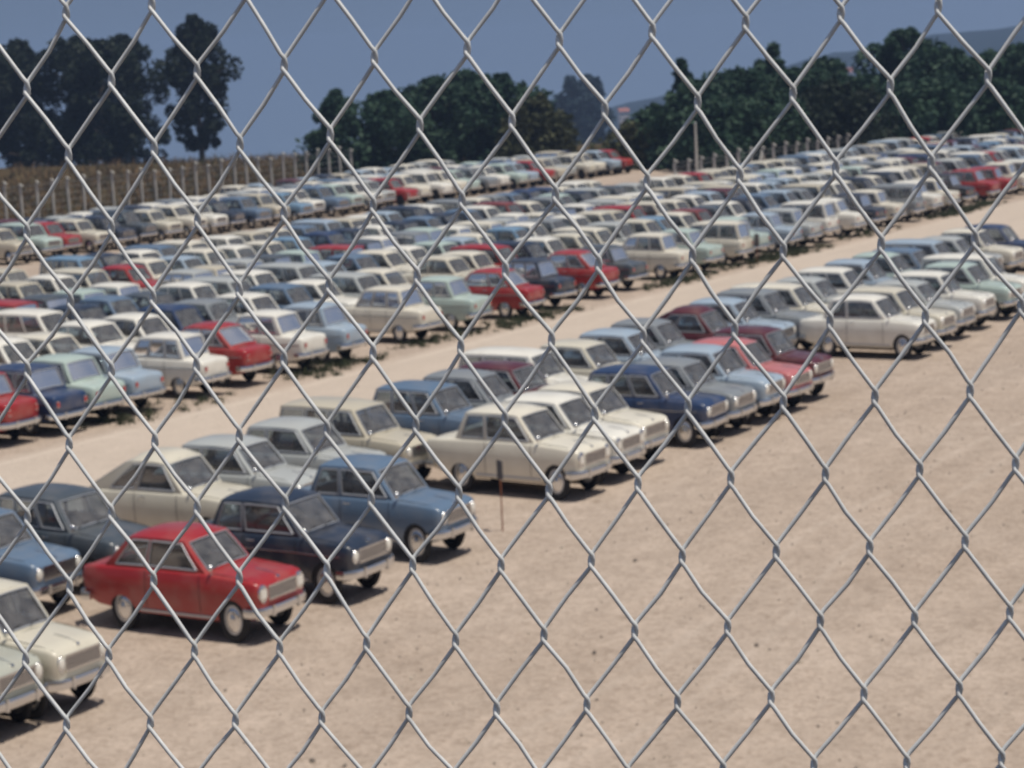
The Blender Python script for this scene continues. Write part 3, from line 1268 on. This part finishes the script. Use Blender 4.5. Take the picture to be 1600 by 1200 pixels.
LEAF = {'dark': leaf_mat('leaves_dark', (.011, .020, .013), (.026, .040, .022)),
        'green': leaf_mat('leaves_green', (.018, .050, .032), (.050, .098, .056)),
        'olive': leaf_mat('leaves_olive', (.040, .048, .022), (.085, .090, .042)),
        'blue': leaf_mat('leaves_haze_tinted', (.018, .040, .050), (.032, .058, .066))}  # distant poplars: haze tint mixed into the leaf colour
BARK = plain('bark', (.075, .058, .045), .9, var=.35, scale=2.0, bump=.4)


def make_tree(name, label, base, h, prof, leaf, seed, group, n=2600, trunk=.12, ls=.34, clear=.06, rsq=1.0):
    """prof: (height share, radius) outline of the crown; clumps of leaf faces fill it"""
    r = random.Random(seed)
    root = empty(name, base)
    tb = MB()
    pts, rad = [], []
    for k in range(6):
        t = k / 5 * .86
        pts.append((r.uniform(-.12, .12) * k * .4, r.uniform(-.12, .12) * k * .4, t * h - (.4 if k == 0 else 0)))
        rad.append(max(.03, h * .022 * (1 - .85 * k / 5)))
    tb.tube(pts, rad, 8)
    rmax = max(q for _, q in prof)
    clumps = []
    nb = 54 + int(h * 2)
    for k in range(nb):
        t = r.random() ** .85
        t = clear + (1 - clear) * t
        R = interp(t, prof)
        a = r.uniform(0, 2 * PI)
        q = R * (r.uniform(.3, .95) if r.random() < .8 else r.uniform(.95, 1.22))
        c = V((q * math.cos(a), q * math.sin(a) * rsq, t * h))
        cr = lerp(.45, 1.0, r.random()) * clamp(R * .52, .45, 6 if h > 25 else 1.6)
        clumps.append((c, cr))
        if k % 3 == 0:
            t0 = clamp(t - .16, .08, .8)
            s = V((0, 0, t0 * h))
            mid = s.lerp(c, .55) + V((0, 0, .04 * h))
            tb.tube([s, mid, c], [h * .009, h * .006, .02], 5)
    link('trunk', tb.mesh('trunk', [BARK], 60), root)
    vs, fs = [], []
    per = max(6, n // nb)
    for c, cr in clumps:
        for k in range(int(per * (.5 + cr / 1.1))):
            d = V((r.gauss(0, 1), r.gauss(0, 1), r.gauss(0, 1))).normalized() * cr * r.uniform(.45, 1.08) ** .7
            p = c + V((d.x, d.y, d.z * 1.15))
            if p.z < clear * h * .7:
                continue
            s = ls * r.uniform(.6, 1.35)
            x = V((r.gauss(0, 1), r.gauss(0, 1), r.gauss(0, .7))).normalized()
            y = x.cross(V((r.gauss(0, 1), r.gauss(0, 1), r.gauss(0, 1)))).normalized()
            i = len(vs)
            vs += [p - x * s, p - y * s * .55, p + x * s, p + y * s * .55]
            fs.append((i, i + 1, i + 2, i + 3))
    me = bpy.data.meshes.new('crown')
    me.from_pydata(vs, [], fs)
    me.materials.append(LEAF[leaf])
    link('crown', me, root)
    tag(root, label, 'tree', group)
    return root


def tree_at(name, x, yt, yb, depth, halfw, shape, leaf, label, group, seed, n=2600, ls=.34, clear=.05):
    """a tree whose foot stands at a distance depth on the bearing of x; height from its top"""
    top = at_depth(x, yt, depth)
    gz = height(top.x, top.y)
    h = top.z - gz
    w = halfw * depth / F_PX
    prof = [(t, q * w) for t, q in shape]
    return make_tree(name, label, (top.x, top.y, gz), h, prof, leaf, seed, group, n, ls=ls, clear=clear)


ROUND = [(0, .55), (.2, .9), (.45, 1.0), (.7, .85), (.88, .55), (1, .12)]
POPLAR = [(0, .2), (.12, .34), (.3, .62), (.45, .98), (.58, 1.0), (.74, .74), (.88, .58), (.96, .4), (1, .1)]
COLUMN = [(0, .85), (.2, 1.0), (.6, .95), (.85, .75), (.95, .45), (1, .12)]
BUSHY = [(0, 1.0), (.3, 1.0), (.6, .8), (.85, .5), (1, .1)]
SPIRE = [(0, 1.0), (.35, .9), (.65, .6), (.88, .3), (1, .05)]
GL, GM, GRR = 'tall dark trees on the left skyline', 'bushy trees in the middle of the skyline', 'green trees lining the fence on the right'
TR = [
    ('tree', -25, 70, 268, 262, 70, COLUMN, 'dark', 'dark leafy tree cut off by the left edge', GL),
    ('tree', 28, 62, 268, 268, 40, COLUMN, 'dark', 'narrow dark tree beside the one cut off at the left edge', GL),
    ('tree', 108, 58, 268, 264, 56, COLUMN, 'dark', 'leftmost tree of the dark clump on the left', GL),
    ('tree', 150, 66, 268, 256, 62, COLUMN, 'dark', 'middle tree of the dark clump on the left', GL),
    ('tree', 192, 56, 268, 266, 52, COLUMN, 'dark', 'rightmost tree of the dark clump, beside the lone poplar', GL),
    ('poplar_tree', 300, 28, 275, 256, 52, POPLAR, 'dark', 'lone tall poplar standing apart on the left skyline', None),
    ('tree', 522, 146, 264, 196, 50, BUSHY, 'green', 'small bushy tree at the left end of the middle clump', GM),
    ('tree', 604, 146, 264, 197, 62, ROUND, 'green', 'second tree of the middle clump, just right of the leftmost', GM),
    ('tree', 672, 126, 264, 200, 50, COLUMN, 'green', 'taller tree left of centre in the middle clump', GM),
    ('tree', 728, 114, 262, 204, 56, COLUMN, 'green', 'tallest tree of the middle clump', GM),
    ('tree', 785, 122, 262, 200, 58, ROUND, 'green', 'broad tree right of the tallest in the middle clump', GM),
    ('tree', 838, 150, 260, 197, 50, BUSHY, 'olive', 'olive green tree at the right end of the middle clump', GM),
    ('poplar_tree', 890, 120, 240, 620, 27, COLUMN, 'blue', 'hazy blue poplar, left one of the distant pair', 'distant blue poplars'),
    ('poplar_tree', 921, 116, 240, 640, 27, COLUMN, 'blue', 'hazy blue poplar, right one of the distant pair', 'distant blue poplars'),
    ('bush', 985, 192, 250, 186, 50, BUSHY, 'olive', 'low rounded bush left of the trees on the right', GRR),
    ('tree', 1028, 168, 250, 186, 56, BUSHY, 'green', 'low tree at the left end of the trees on the right', GRR),
    ('tree', 1066, 94, 250, 192, 34, SPIRE, 'green', 'slim pointed tree near the tall pole', GRR),
    ('tree', 1094, 132, 248, 184, 62, COLUMN, 'green', 'bushy tree behind the tall thin pole', GRR),
    ('tree', 1150, 112, 246, 186, 66, COLUMN, 'green', 'broad tree right of the tall thin pole', GRR),
    ('tree', 1208, 74, 242, 190, 58, SPIRE, 'green', 'tall pointed tree behind the braced corner post', GRR),
    ('tree', 1240, 112, 242, 186, 60, COLUMN, 'green', 'rounded tree right of the tall pointed one', GRR),
    ('tree', 1284, 94, 238, 192, 44, COLUMN, 'green', 'upright tree left of the pale hillside house', GRR),
    ('tree', 1346, 124, 234, 188, 62, COLUMN, 'green', 'rounded tree under the pale hillside house', GRR),
    ('tree', 1412, 50, 230, 196, 62, COLUMN, 'green', 'tallest tree of the row on the right', GRR),
    ('tree', 1466, 80, 226, 192, 62, COLUMN, 'green', 'full tree just right of the tallest on the right', GRR),
    ('tree', 1526, 94, 222, 194, 66, COLUMN, 'green', 'broad tree second from the right edge', GRR),
    ('tree', 1588, 74, 218, 196, 68, COLUMN, 'green', 'large tree cut off by the right edge', GRR),
    ('bush', 1112, 160, 250, 178, 80, BUSHY, 'green', 'bush under the trees beside the tall pole', GRR),
    ('bush', 1192, 150, 245, 178, 76, BUSHY, 'green', 'leafy bush at the foot of the tall pointed tree', GRR),
    ('bush', 1312, 130, 240, 180, 84, BUSHY, 'dark', 'dark bush low between the rounded trees on the right', GRR),
    ('bush', 1438, 128, 230, 184, 90, BUSHY, 'green', 'leafy bush at the foot of the tallest tree on the right', GRR),
    ('bush', 1556, 130, 224, 186, 90, BUSHY, 'green', 'low bush under the large trees at the right edge', GRR),
]
for k, (nm, x, yt, yb, dep, hwid, shp, lf, lab, grp) in enumerate(TR):
    nn = int(4200 * clamp((hwid * (yb - yt)) / 6000, .5, 2.2))
    tree_at(nm, x, yt, yb, dep, hwid, shp, lf, lab, grp, 100 + k, nn, ls=.31 if lf != 'blue' else 1.0, clear=.13 if nm == 'poplar_tree' and lf == 'dark' else .04)

# ------------------------------------------------------------------ houses on the hillside
PLAST = plain('pale_plaster', (.78, .66, .55), .8, var=.08)
TILE = plain('roof_tiles', (.36, .12, .07), .8, var=.25, scale=1.5)
DGLASS = plain('dark_pane', (.05, .055, .07), .15, var=.1)


def house(px, py, depth, w, d, h, rot, label):
    p = at_depth(px, py, depth)
    root = empty('house', (p.x, p.y, p.z - h), rot)
    mb = MB()
    mb.box((0, 0, h / 2 - 4), (w, d, h + 8))
    for sx in (-1, 1):
        mb.add([(sx * w / 2, -d / 2, h), (sx * w / 2, d / 2, h), (sx * w / 2, 0, h + d * .34)], [(0, 1, 2)])
    link('wall', mb.mesh('wall', [PLAST]), root)
    rb = MB()
    for sy in (-1, 1):
        rb.add([(-w / 2 - .4, sy * (d / 2 + .5), h - .25), (w / 2 + .4, sy * (d / 2 + .5), h - .25), (w / 2 + .4, 0, h + d * .36), (-w / 2 - .4, 0, h + d * .36),
                (-w / 2 - .4, sy * (d / 2 + .5), h - .05), (w / 2 + .4, sy * (d / 2 + .5), h - .05), (w / 2 + .4, 0, h + d * .36 + .25), (-w / 2 - .4, 0, h + d * .36 + .25)],
               [(0, 1, 2, 3), (4, 5, 6, 7), (0, 1, 5, 4), (1, 2, 6, 5), (3, 0, 4, 7)])
    rf = link('roof', rb.mesh('roof', [TILE]), root)
    cb = MB()
    cb.box((w * .2, d * .15, h + d * .36), (.8, .8, 1.8))
    link('chimney', cb.mesh('chimney', [PLAST]), rf)
    for fl in range(2):
        for k in range(3):
            wb = MB()
            wb.box((lerp(-w * .32, w * .32, k / 2), -d / 2 - .03, h * (.28 + .42 * fl)), (1.2, .12, 1.7))
            link('window', wb.mesh('window', [DGLASS]), root)
    tag(root, label, 'house', 'houses on the distant hillside')


house(974, 174, 1500, 7, 6, 7, .2, 'small cream house with a red roof between the middle and right trees')
house(1323, 112, 1560, 8, 7, 9, -.2, 'pale pinkish house on the hill above the rounded trees')
house(1568, 90, 1560, 13, 8, 4, .1, 'house with a reddish roof on the hill near the right edge')

HAZE, SUN_E, SKY_E, SKY_LIFT, EXPO = 0.00034, 3.3, 0.060, 0.30, 0.15

# ------------------------------------------------------------------ perimeter fences of concrete posts and wire
CONC = plain('concrete_post', (.50, .48, .44), .9, var=.2, scale=2.0)
WIRE = plain('plain_wire', (.35, .36, .37), .5, .7)
MESHW = plain('galvanised_wire', (.72, .73, .72), .55, .12, var=.35, scale=60.0)
RUST = plain('rusty_iron', (.22, .075, .035), .9, var=.4, scale=9.0)
SIGNM = plain('sign_plate', (.10, .095, .10), .6, var=.3, scale=8.0)


def perimeter(name, label, p0, p1, step, hgt, posts_from=0.0, brace=None):
    a, b = V(p0), V(p1)
    L_ = (b - a).length
    d = (b - a) / L_
    ang = math.atan2(d.y, d.x)
    root = empty(name, a, ang)
    n = int(L_ / step)
    first = None
    r = random.Random(3)
    mb = MB()
    mb.box((0, 0, hgt / 2 - .2), (.15, .15, hgt + .4))
    mb.box((0, -.10, hgt + .12), (.13, .34, .13), 0, Matrix.Rotation(math.radians(30), 3, 'X'))
    pme = mb.mesh('post', [CONC])
    for k in range(n + 1):
        x, y = (a + d * (k * step)).x, (a + d * (k * step)).y
        o = link('post', pme, root)
        o.location = (k * step, 0, 0)
        o.rotation_euler = (r.uniform(-.025, .025), r.uniform(-.03, .03), 0)
        o.scale = (1, 1, r.uniform(.94, 1.06))
        if brace and k in brace:
            for sx in (-1, 1):
                bb = MB()
                bb.tube([(k * step + sx * 1.5, 0, -.1), (k * step + sx * .05, 0, hgt * .92)], .07, 6)
                link('brace', bb.mesh('brace', [CONC]), root)
    wb = MB()
    for z in [hgt * q for q in (.12, .3, .48, .66, .84, .97)]:
        wb.tube([(0, .06, z), (L_ / 2, .06, z - .02), (L_, .06, z)], .012, 4)
    # coarse wire netting
    for k in range(int(L_ / .5)):
        x = k * .5
        wb.tube([(x, .06, .05), (x + .25, .06, hgt * .5), (x, .06, hgt * .97)], .006, 3, 0, False)
    link('wire', wb.mesh('wire', [WIRE]), root)
    tag(root, label, 'fence')


perimeter('perimeter_fence', 'pale concrete post fence along the dry field on the left', uv(92, 112.6), uv(152, 112.6), 1.62, 2.75)
perimeter('perimeter_fence', 'fence of pale posts with a braced post, under the trees on the right', uv(133, 70.2), uv(262, 70.2), 2.05, 2.3, brace=[7])


def light_pole():
    d = 168.0
    top, foot = at_depth(1087, 193, d), at_depth(1089, 270, d)
    root = empty('tall_pole', (foot.x, foot.y, 0))
    mb = MB()
    h = top.z
    mb.tube([(0, 0, -.4), (0, 0, h * .5), (0, 0, h)], [.14, .11, .08], 8)
    link('pole', mb.mesh('pole', [CONC], 60), root)
    cb = MB()
    cb.tube([(0, 0, h), (0, 0, h + .12)], [.12, .05], 8)
    link('cap', cb.mesh('cap', [WIRE], 60), root)
    tag(root, 'tall thin pale pole standing before the right trees at the fence', 'pole')


light_pole()


def row_sign(u, v, h, s, label):
    root = empty('row_sign', uv(u, v), YAW)
    mb = MB()
    mb.tube([(0, 0, -.25), (.01, 0, h * .5), (0, .015, h)], .016, 6)
    link('stake', mb.mesh('stake', [RUST], 60), root)
    pb = MB()
    # faces the camera side of the lot
    rot = Matrix.Rotation(math.radians(-35), 3, 'Z')
    pb.box((.03, -.035, h - s * .25), (s * .72, .02, s), 0, rot)
    link('plate', pb.mesh('plate', [SIGNM]), root)
    tag(root, label, 'sign', 'row marker signs on stakes')


row_sign(38.32, 24.86, 1.50, .42, 'small dark blank plate on a rusty stake in front of the cream saloon')
row_sign(91.0, 43.8, 1.25, .60, 'small dark plate on a stake before the cream estate of the middle block')

# ------------------------------------------------------------------ weeds and dry grass
def blades(name, label, cat, spots, mats, seed, h0, h1, w=.02, lean=.5):
    r = random.Random(seed)
    vs, fs, ms = [], [], []
    for (p, k, hh) in spots:
        for _ in range(k):
            a = r.uniform(0, 2 * PI)
            q = abs(r.gauss(0, .16))
            b = V((p.x + q * math.cos(a), p.y + q * math.sin(a), p.z))
            h = r.uniform(h0, h1) * hh
            dx, dy = r.gauss(0, lean) * h, r.gauss(0, lean) * h
            t = V((math.cos(a + 1.3), math.sin(a + 1.3), 0)) * w * r.uniform(.6, 1.4)
            i = len(vs)
            vs += [b - t, b + t, b + t * .7 + V((dx * .45, dy * .45, h * .6)), b - t * .7 + V((dx * .45, dy * .45, h * .6)), b + V((dx, dy, h))]
            fs += [(i, i + 1, i + 2, i + 3), (i + 3, i + 2, i + 4)]
            m_ = r.randrange(len(mats))
            ms += [m_, m_]
    mb = MB()
    mb.v, mb.f, mb.m = vs, fs, ms
    return tag(link(name, mb.mesh(name, mats)), label, cat, kind='stuff')


WEED = [plain('weed_dark', (.022, .034, .013), .8, var=.4), plain('weed_olive', (.055, .065, .024), .8, var=.4)]
STRAW = [plain('straw', (.22, .135, .06), .9, var=.3), plain('straw_brown', (.11, .07, .034), .9, var=.3), plain('weed_field', (.055, .06, .025), .9, var=.4)]
r = random.Random(21)
sp = []
for k in range(2000):
    u = r.uniform(42, 125)
    d = .5 + .5 * math.sin(u * .55) + .45 * math.sin(u * .21 + 1)
    if 60 < u < 63.5:
        d = .1
    if r.random() > d * .75:
        continue
    v = 43.7 + abs(r.gauss(0, .7)) * (1 if r.random() < .8 else -.45)
    sp.append((uv(u, v), r.randrange(14, 34), r.uniform(.5, 1.2)))
blades('weeds', 'dark green weeds growing and doubling as shade under the first cars of the middle block', 'weeds', sp, WEED, 4, .08, .30, .014)  # weeds set dense and dark, doubling as the shade under the tails
sp = []
for k in range(5200):
    u, v = r.uniform(92, 190), 113.2 + abs(r.gauss(0, 1)) * 34
    p = uv(u, v)
    if not (-120 < p.x < 8) or p.y > crest(p.x) + 6:
        continue
    sp.append((V((p.x, p.y, height(p.x, p.y))), r.randrange(4, 9), r.uniform(.6, 1.5)))
blades('dry_grass', 'dry brown grass of the field behind the fence on the left', 'grass', sp, STRAW, 6, .3, .9, .035)
sp = []
for k in range(1500):
    u, v = r.uniform(168, 262), 71.0 + abs(r.gauss(0, 1)) * 9
    p = uv(u, v)
    sp.append((V((p.x, p.y, height(p.x, p.y))), r.randrange(5, 10), r.uniform(.6, 1.4)))
blades('weeds', 'green weeds along the foot of the fence under the right trees', 'weeds', sp, WEED, 7, .4, 1.0, .04)

# loose stones on the gravel of the foreground
def stones():
    rr = random.Random(8)
    mb = MB()
    for k in range(2000):
        x = rr.uniform(-13, 24)
        y = rr.uniform(29, 68)
        v = -(x * A_.x + y * A_.y)
        if v > 24.0 and rr.random() < .8:
            continue
        s = rr.uniform(.012, .034) * (1.8 if rr.random() < .04 else 1)
        n = 5
        a0 = rr.uniform(0, 6)
        base = [V((x + s * rr.uniform(.7, 1.2) * math.cos(a0 + 2 * PI * q / n), y + s * rr.uniform(.7, 1.2) * math.sin(a0 + 2 * PI * q / n), -.004)) for q in range(n)]
        top = [V((x + (b.x - x) * .6, y + (b.y - y) * .6, s * rr.uniform(.7, 1.2))) for b in base]
        mb.rings([base, top], 0 if rr.random() < .6 else 1)
    return tag(link('loose_stones', mb.mesh('loose_stones', [plain('pebble_grey', (.22, .19, .16), .9, var=.4), plain('pebble_pale', (.44, .38, .31), .9, var=.3)])), 'small loose stones scattered over the open gravel', 'stones', kind='stuff')


stones()

# ------------------------------------------------------------------ the chain-link fence in front
FO = V((-0.32150348974873255, 1.4593764420176765, 10.394233860563784))
FE1 = V((0.030241450893800606, -0.004898893938577651, 0.0011680419560071795))     # half a mesh along
FE2 = V((-0.003506069118390104, -0.0025360317432371327, -0.04934470934762025))   # half a mesh down
FN = V((-0.16193686699262402, -0.9848438435555471, 0.062121291996789105))        # towards the near side
# how the old mesh is pulled out of true, in tenths of a millimetre
SAG = """{(1,-1):(-19,3,-11),(3,-1):(-24,3,-11),(0,0):(6,-1,-7),(2,0):(-1,0,1),(4,0):(-8,2,9),(6,0):(-15,2,-1),(8,0):(-9,1,-7),(10,0):(6,-1,-3),(12,0):(8,-2,-3),(14,0):(6,-1,1),(16,0):(-2,0,0),(18,0):(-6,1,2),(20,0):(-7,1,-9),(1,1):(0,1,16),(3,1):(-1,1,10),(5,1):(-12,1,-8),(7,1):(2,0,1),(9,1):(3,0,11),(11,1):(10,-2,-10),(13,1):(15,-2,10),(15,1):(10,-1,9),(17,1):(12,-1,11),(19,1):(18,-2,8),(21,1):(19,-2,16),(0,2):(5,0,10),(2,2):(0,0,-5),(4,2):(2,0,2),(6,2):(-5,1,-1),(8,2):(-2,1,4),(10,2):(-9,1,-8),(12,2):(5,-2,-18),(14,2):(1,1,19),(16,2):(-7,1,5),(18,2):(-2,1,10),(20,2):(-11,1,-9),(1,3):(13,-2,8),(3,3):(-8,1,-12),(5,3):(-8,1,-2),(7,3):(5,-2,-15),(9,3):(2,0,2),(11,3):(-11,2,-2),(13,3):(-2,0,-4),(15,3):(6,-1,6),(17,3):(-16,2,-8),(19,3):(-1,0,-8),(21,3):(-23,2,-23),(0,4):(9,1,45),(2,4):(2,0,6),(4,4):(-1,0,2),(6,4):(5,-1,2),(8,4):(12,-2,6),(10,4):(2,0,5),(12,4):(4,0,12),(14,4):(1,-1,-12),(16,4):(-9,1,-6),(18,4):(-3,1,7),(20,4):(-7,1,-5),(22,4):(-18,4,24),(1,5):(3,0,9),(3,5):(10,-2,-5),(5,5):(0,0,-5),(7,5):(5,-1,-2),(9,5):(9,-2,-12),(11,5):(5,-1,-6),(13,5):(-3,0,-8),(15,5):(6,-1,1),(17,5):(18,-3,-7),(19,5):(-3,0,-10),(21,5):(-9,1,-10),(0,6):(4,0,4),(2,6):(4,0,3),(4,6):(10,-1,6),(6,6):(24,-4,0),(8,6):(13,-2,-2),(10,6):(7,-1,4),(12,6):(9,-2,-8),(14,6):(-5,1,2),(16,6):(-2,1,2),(18,6):(3,-1,-6),(20,6):(-3,0,-11),(22,6):(-7,1,-8),(1,7):(6,-1,-5),(3,7):(6,0,11),(5,7):(8,-2,-5),(7,7):(18,-2,23),(9,7):(5,1,24),(11,7):(0,0,-5),(13,7):(1,0,-5),(15,7):(-3,0,-9),(17,7):(6,-1,-6),(19,7):(1,-1,-11),(21,7):(1,0,-4),(0,8):(-14,2,-11),(2,8):(-14,2,-9),(4,8):(-3,0,-3),(6,8):(-6,0,-11),(8,8):(-4,0,-6),(10,8):(3,-1,-11),(12,8):(-2,0,-2),(14,8):(1,0,-3),(16,8):(8,-1,-4),(18,8):(6,-1,8),(20,8):(4,-1,-2),(22,8):(1,0,8),(1,9):(-17,3,4),(3,9):(-15,2,-5),(5,9):(-12,1,-14),(7,9):(-8,0,-18),(9,9):(-6,1,-5),(11,9):(-10,1,-6),(13,9):(-4,1,1),(15,9):(-4,0,-5),(17,9):(6,-1,2),(19,9):(2,0,0),(21,9):(6,0,10),(18,10):(0,2,25),(20,10):(-6,2,18),(22,10):(-7,3,27)}"""
OFF = {k: V(v) * 1e-4 for k, v in eval(SAG).items()}
rk = random.Random(14)


def knot(a, b):
    p = FO + FE1 * a + FE2 * b
    if (a, b) in OFF:
        p = p + OFF[(a, b)]
    else:
        p = p + FE1.normalized() * rk.gauss(0, .0012) + FE2.normalized() * rk.gauss(0, .0012)
    return p


def chain_link():
    root = empty('chain_link_fence', FO + FE2 * 36 + FE1 * 10)
    rb = root.location.copy()
    wr = .00150
    e1, e2 = FE1.normalized(), FE2.normalized()
    AMIN, AMAX, BMIN, BMAX = -26, 48, -9, 36
    cache = {}

    def kn(a, b):
        if (a, b) not in cache:
            cache[(a, b)] = knot(a, b)
        return cache[(a, b)]
    mb = MB()
    for a in range(AMIN, AMAX):
        pts = []
        for b in range(BMIN, BMAX + 1):
            right = ((b % 2) == 1) == (((a + 1) % 2) == 1)     # apex at column a+1, else at a
            c = kn(a + 1 if right else a, b)
            sg = 1 if right else -1
            c = c + e1 * sg * .0008
            # the strand falling to the right runs in front, the one falling to the left behind
            zi, zo = (1, -1) if right else (-1, 1)
            hh = .0040
            pts += [c - e1 * sg * .0030 - e2 * hh * 1.75 + FN * .0018 * zi,
                    c - e2 * hh * .85 + FN * .0015 * zi,
                    c + e1 * sg * .0003,
                    c + e2 * hh * .85 + FN * .0015 * zo,
                    c - e1 * sg * .0030 + e2 * hh * 1.75 + FN * .0018 * zo]
            if b < BMAX:
                nxt = kn(a if right else a + 1, b + 1)
                m0 = c.lerp(nxt, .5) + FN * .0021 * zo + e1 * rk.gauss(0, .0006) + e2 * rk.gauss(0, .0005)
                pts.append(m0)
        mb.tube([p - rb for p in pts], [wr * rk.uniform(.95, 1.05) for _ in pts], 8)
    link('wire_mesh', mb.mesh('wire_mesh', [MESHW], 70), root)
    # line wire and posts of the same fence, left and right of the view
    for a in (-25, 47):
        pb = MB()
        p0 = FO + FE1 * a + FE2 * BMIN - FN * .05 - rb
        p1 = FO + FE1 * a + FE2 * (BMAX + 5) - FN * .05 - rb
        pb.tube([p0, p1], .024, 12)
        link('post', pb.mesh('post', [MESHW], 60), root)
    wb = MB()
    for b in (BMIN, BMAX):
        wb.tube([FO + FE1 * AMIN + FE2 * b - FN * .004 - rb, FO + FE1 * AMAX + FE2 * b - FN * .004 - rb], .0022, 6)
    link('line_wire', wb.mesh('line_wire', [MESHW], 60), root)
    tag(root, 'galvanised chain-link wire fence right in front of the whole view', 'fence')


chain_link()

# ------------------------------------------------------------------ air
def haze(density):
    m = bpy.data.materials.new('haze')
    m.use_nodes = True
    nt = m.node_tree
    nt.nodes.remove(nt.nodes['Principled BSDF'])
    pv = nt.nodes.new('ShaderNodeVolumePrincipled')
    pv.inputs['Color'].default_value = (.48, .66, 1.0, 1)
    pv.inputs['Density'].default_value = density
    pv.inputs['Anisotropy'].default_value = .2
    nt.links.new(pv.outputs[0], [n for n in nt.nodes if n.type == 'OUTPUT_MATERIAL'][0].inputs['Volume'])
    mb = MB()
    mb.box((0, 1060, -80), (3200, 2400, 240))
    o = link('haze', mb.mesh('haze', [m]))
    tag(o, kind='stuff')


if HAZE > 0:
    haze(HAZE)

# ------------------------------------------------------------------ light
SUN_EL = math.radians(73)
sh = (A_ * .97 + R_ * .05).normalized()          # where the sun stands, seen from above
sd = V((sh.x * math.cos(SUN_EL), sh.y * math.cos(SUN_EL), math.sin(SUN_EL)))
sl = bpy.data.lights.new('sun', 'SUN')
sl.energy = SUN_E
sl.angle = math.radians(.53)
sl.color = (1.0, .93, .82)
so = bpy.data.objects.new('sun', sl)
col.objects.link(so)
so.location = (0, 0, 60)
so.rotation_euler = sd.to_track_quat('Z', 'Y').to_euler()

w = bpy.data.worlds.new('World')
sc.world = w
w.use_nodes = True
nt = w.node_tree
bg = nt.nodes['Background']
sky = nt.nodes.new('ShaderNodeTexSky')
sky.sky_type = 'NISHITA'
sky.sun_disc = False
sky.sun_elevation = SUN_EL
sky.sun_rotation = math.atan2(sh.x, sh.y)
sky.altitude = 300
sky.air_density = 1.0
sky.dust_density = .6
sky.ozone_density = 3.0
tc = nt.nodes.new('ShaderNodeTexCoord')
ad = nt.nodes.new('ShaderNodeVectorMath')
ad.operation = 'ADD'
ad.inputs[1].default_value = (0, 0, SKY_LIFT)     # the lot stands on a rise: the sky reaches below its level
nt.links.new(tc.outputs['Generated'], ad.inputs[0])
nt.links.new(ad.outputs[0], sky.inputs[0])
hs = nt.nodes.new('ShaderNodeHueSaturation')
hs.inputs['Saturation'].default_value = .80
hs.inputs['Value'].default_value = 1.08
nt.links.new(sky.outputs[0], hs.inputs['Color'])
nt.links.new(hs.outputs[0], bg.inputs[0])
bg.inputs[1].default_value = SKY_E

vs_ = sc.view_settings
vs_.view_transform = 'Standard'
vs_.look = 'None'
vs_.exposure = EXPO
vs_.gamma = 1.0
sc.render.engine = 'CYCLES'
sc.cycles.use_denoising = True
sc.cycles.max_bounces = 8
sc.cycles.transparent_max_bounces = 24
sc.cycles.volume_bounces = 0
bpy.data.collections.remove(_tmp)
# anything left at a prototype stage that never found a place in the lot
for pr, used in PROTO.values():
    if not used:
        for ch in list(pr.children_recursive) + [pr]:
            bpy.data.objects.remove(ch)
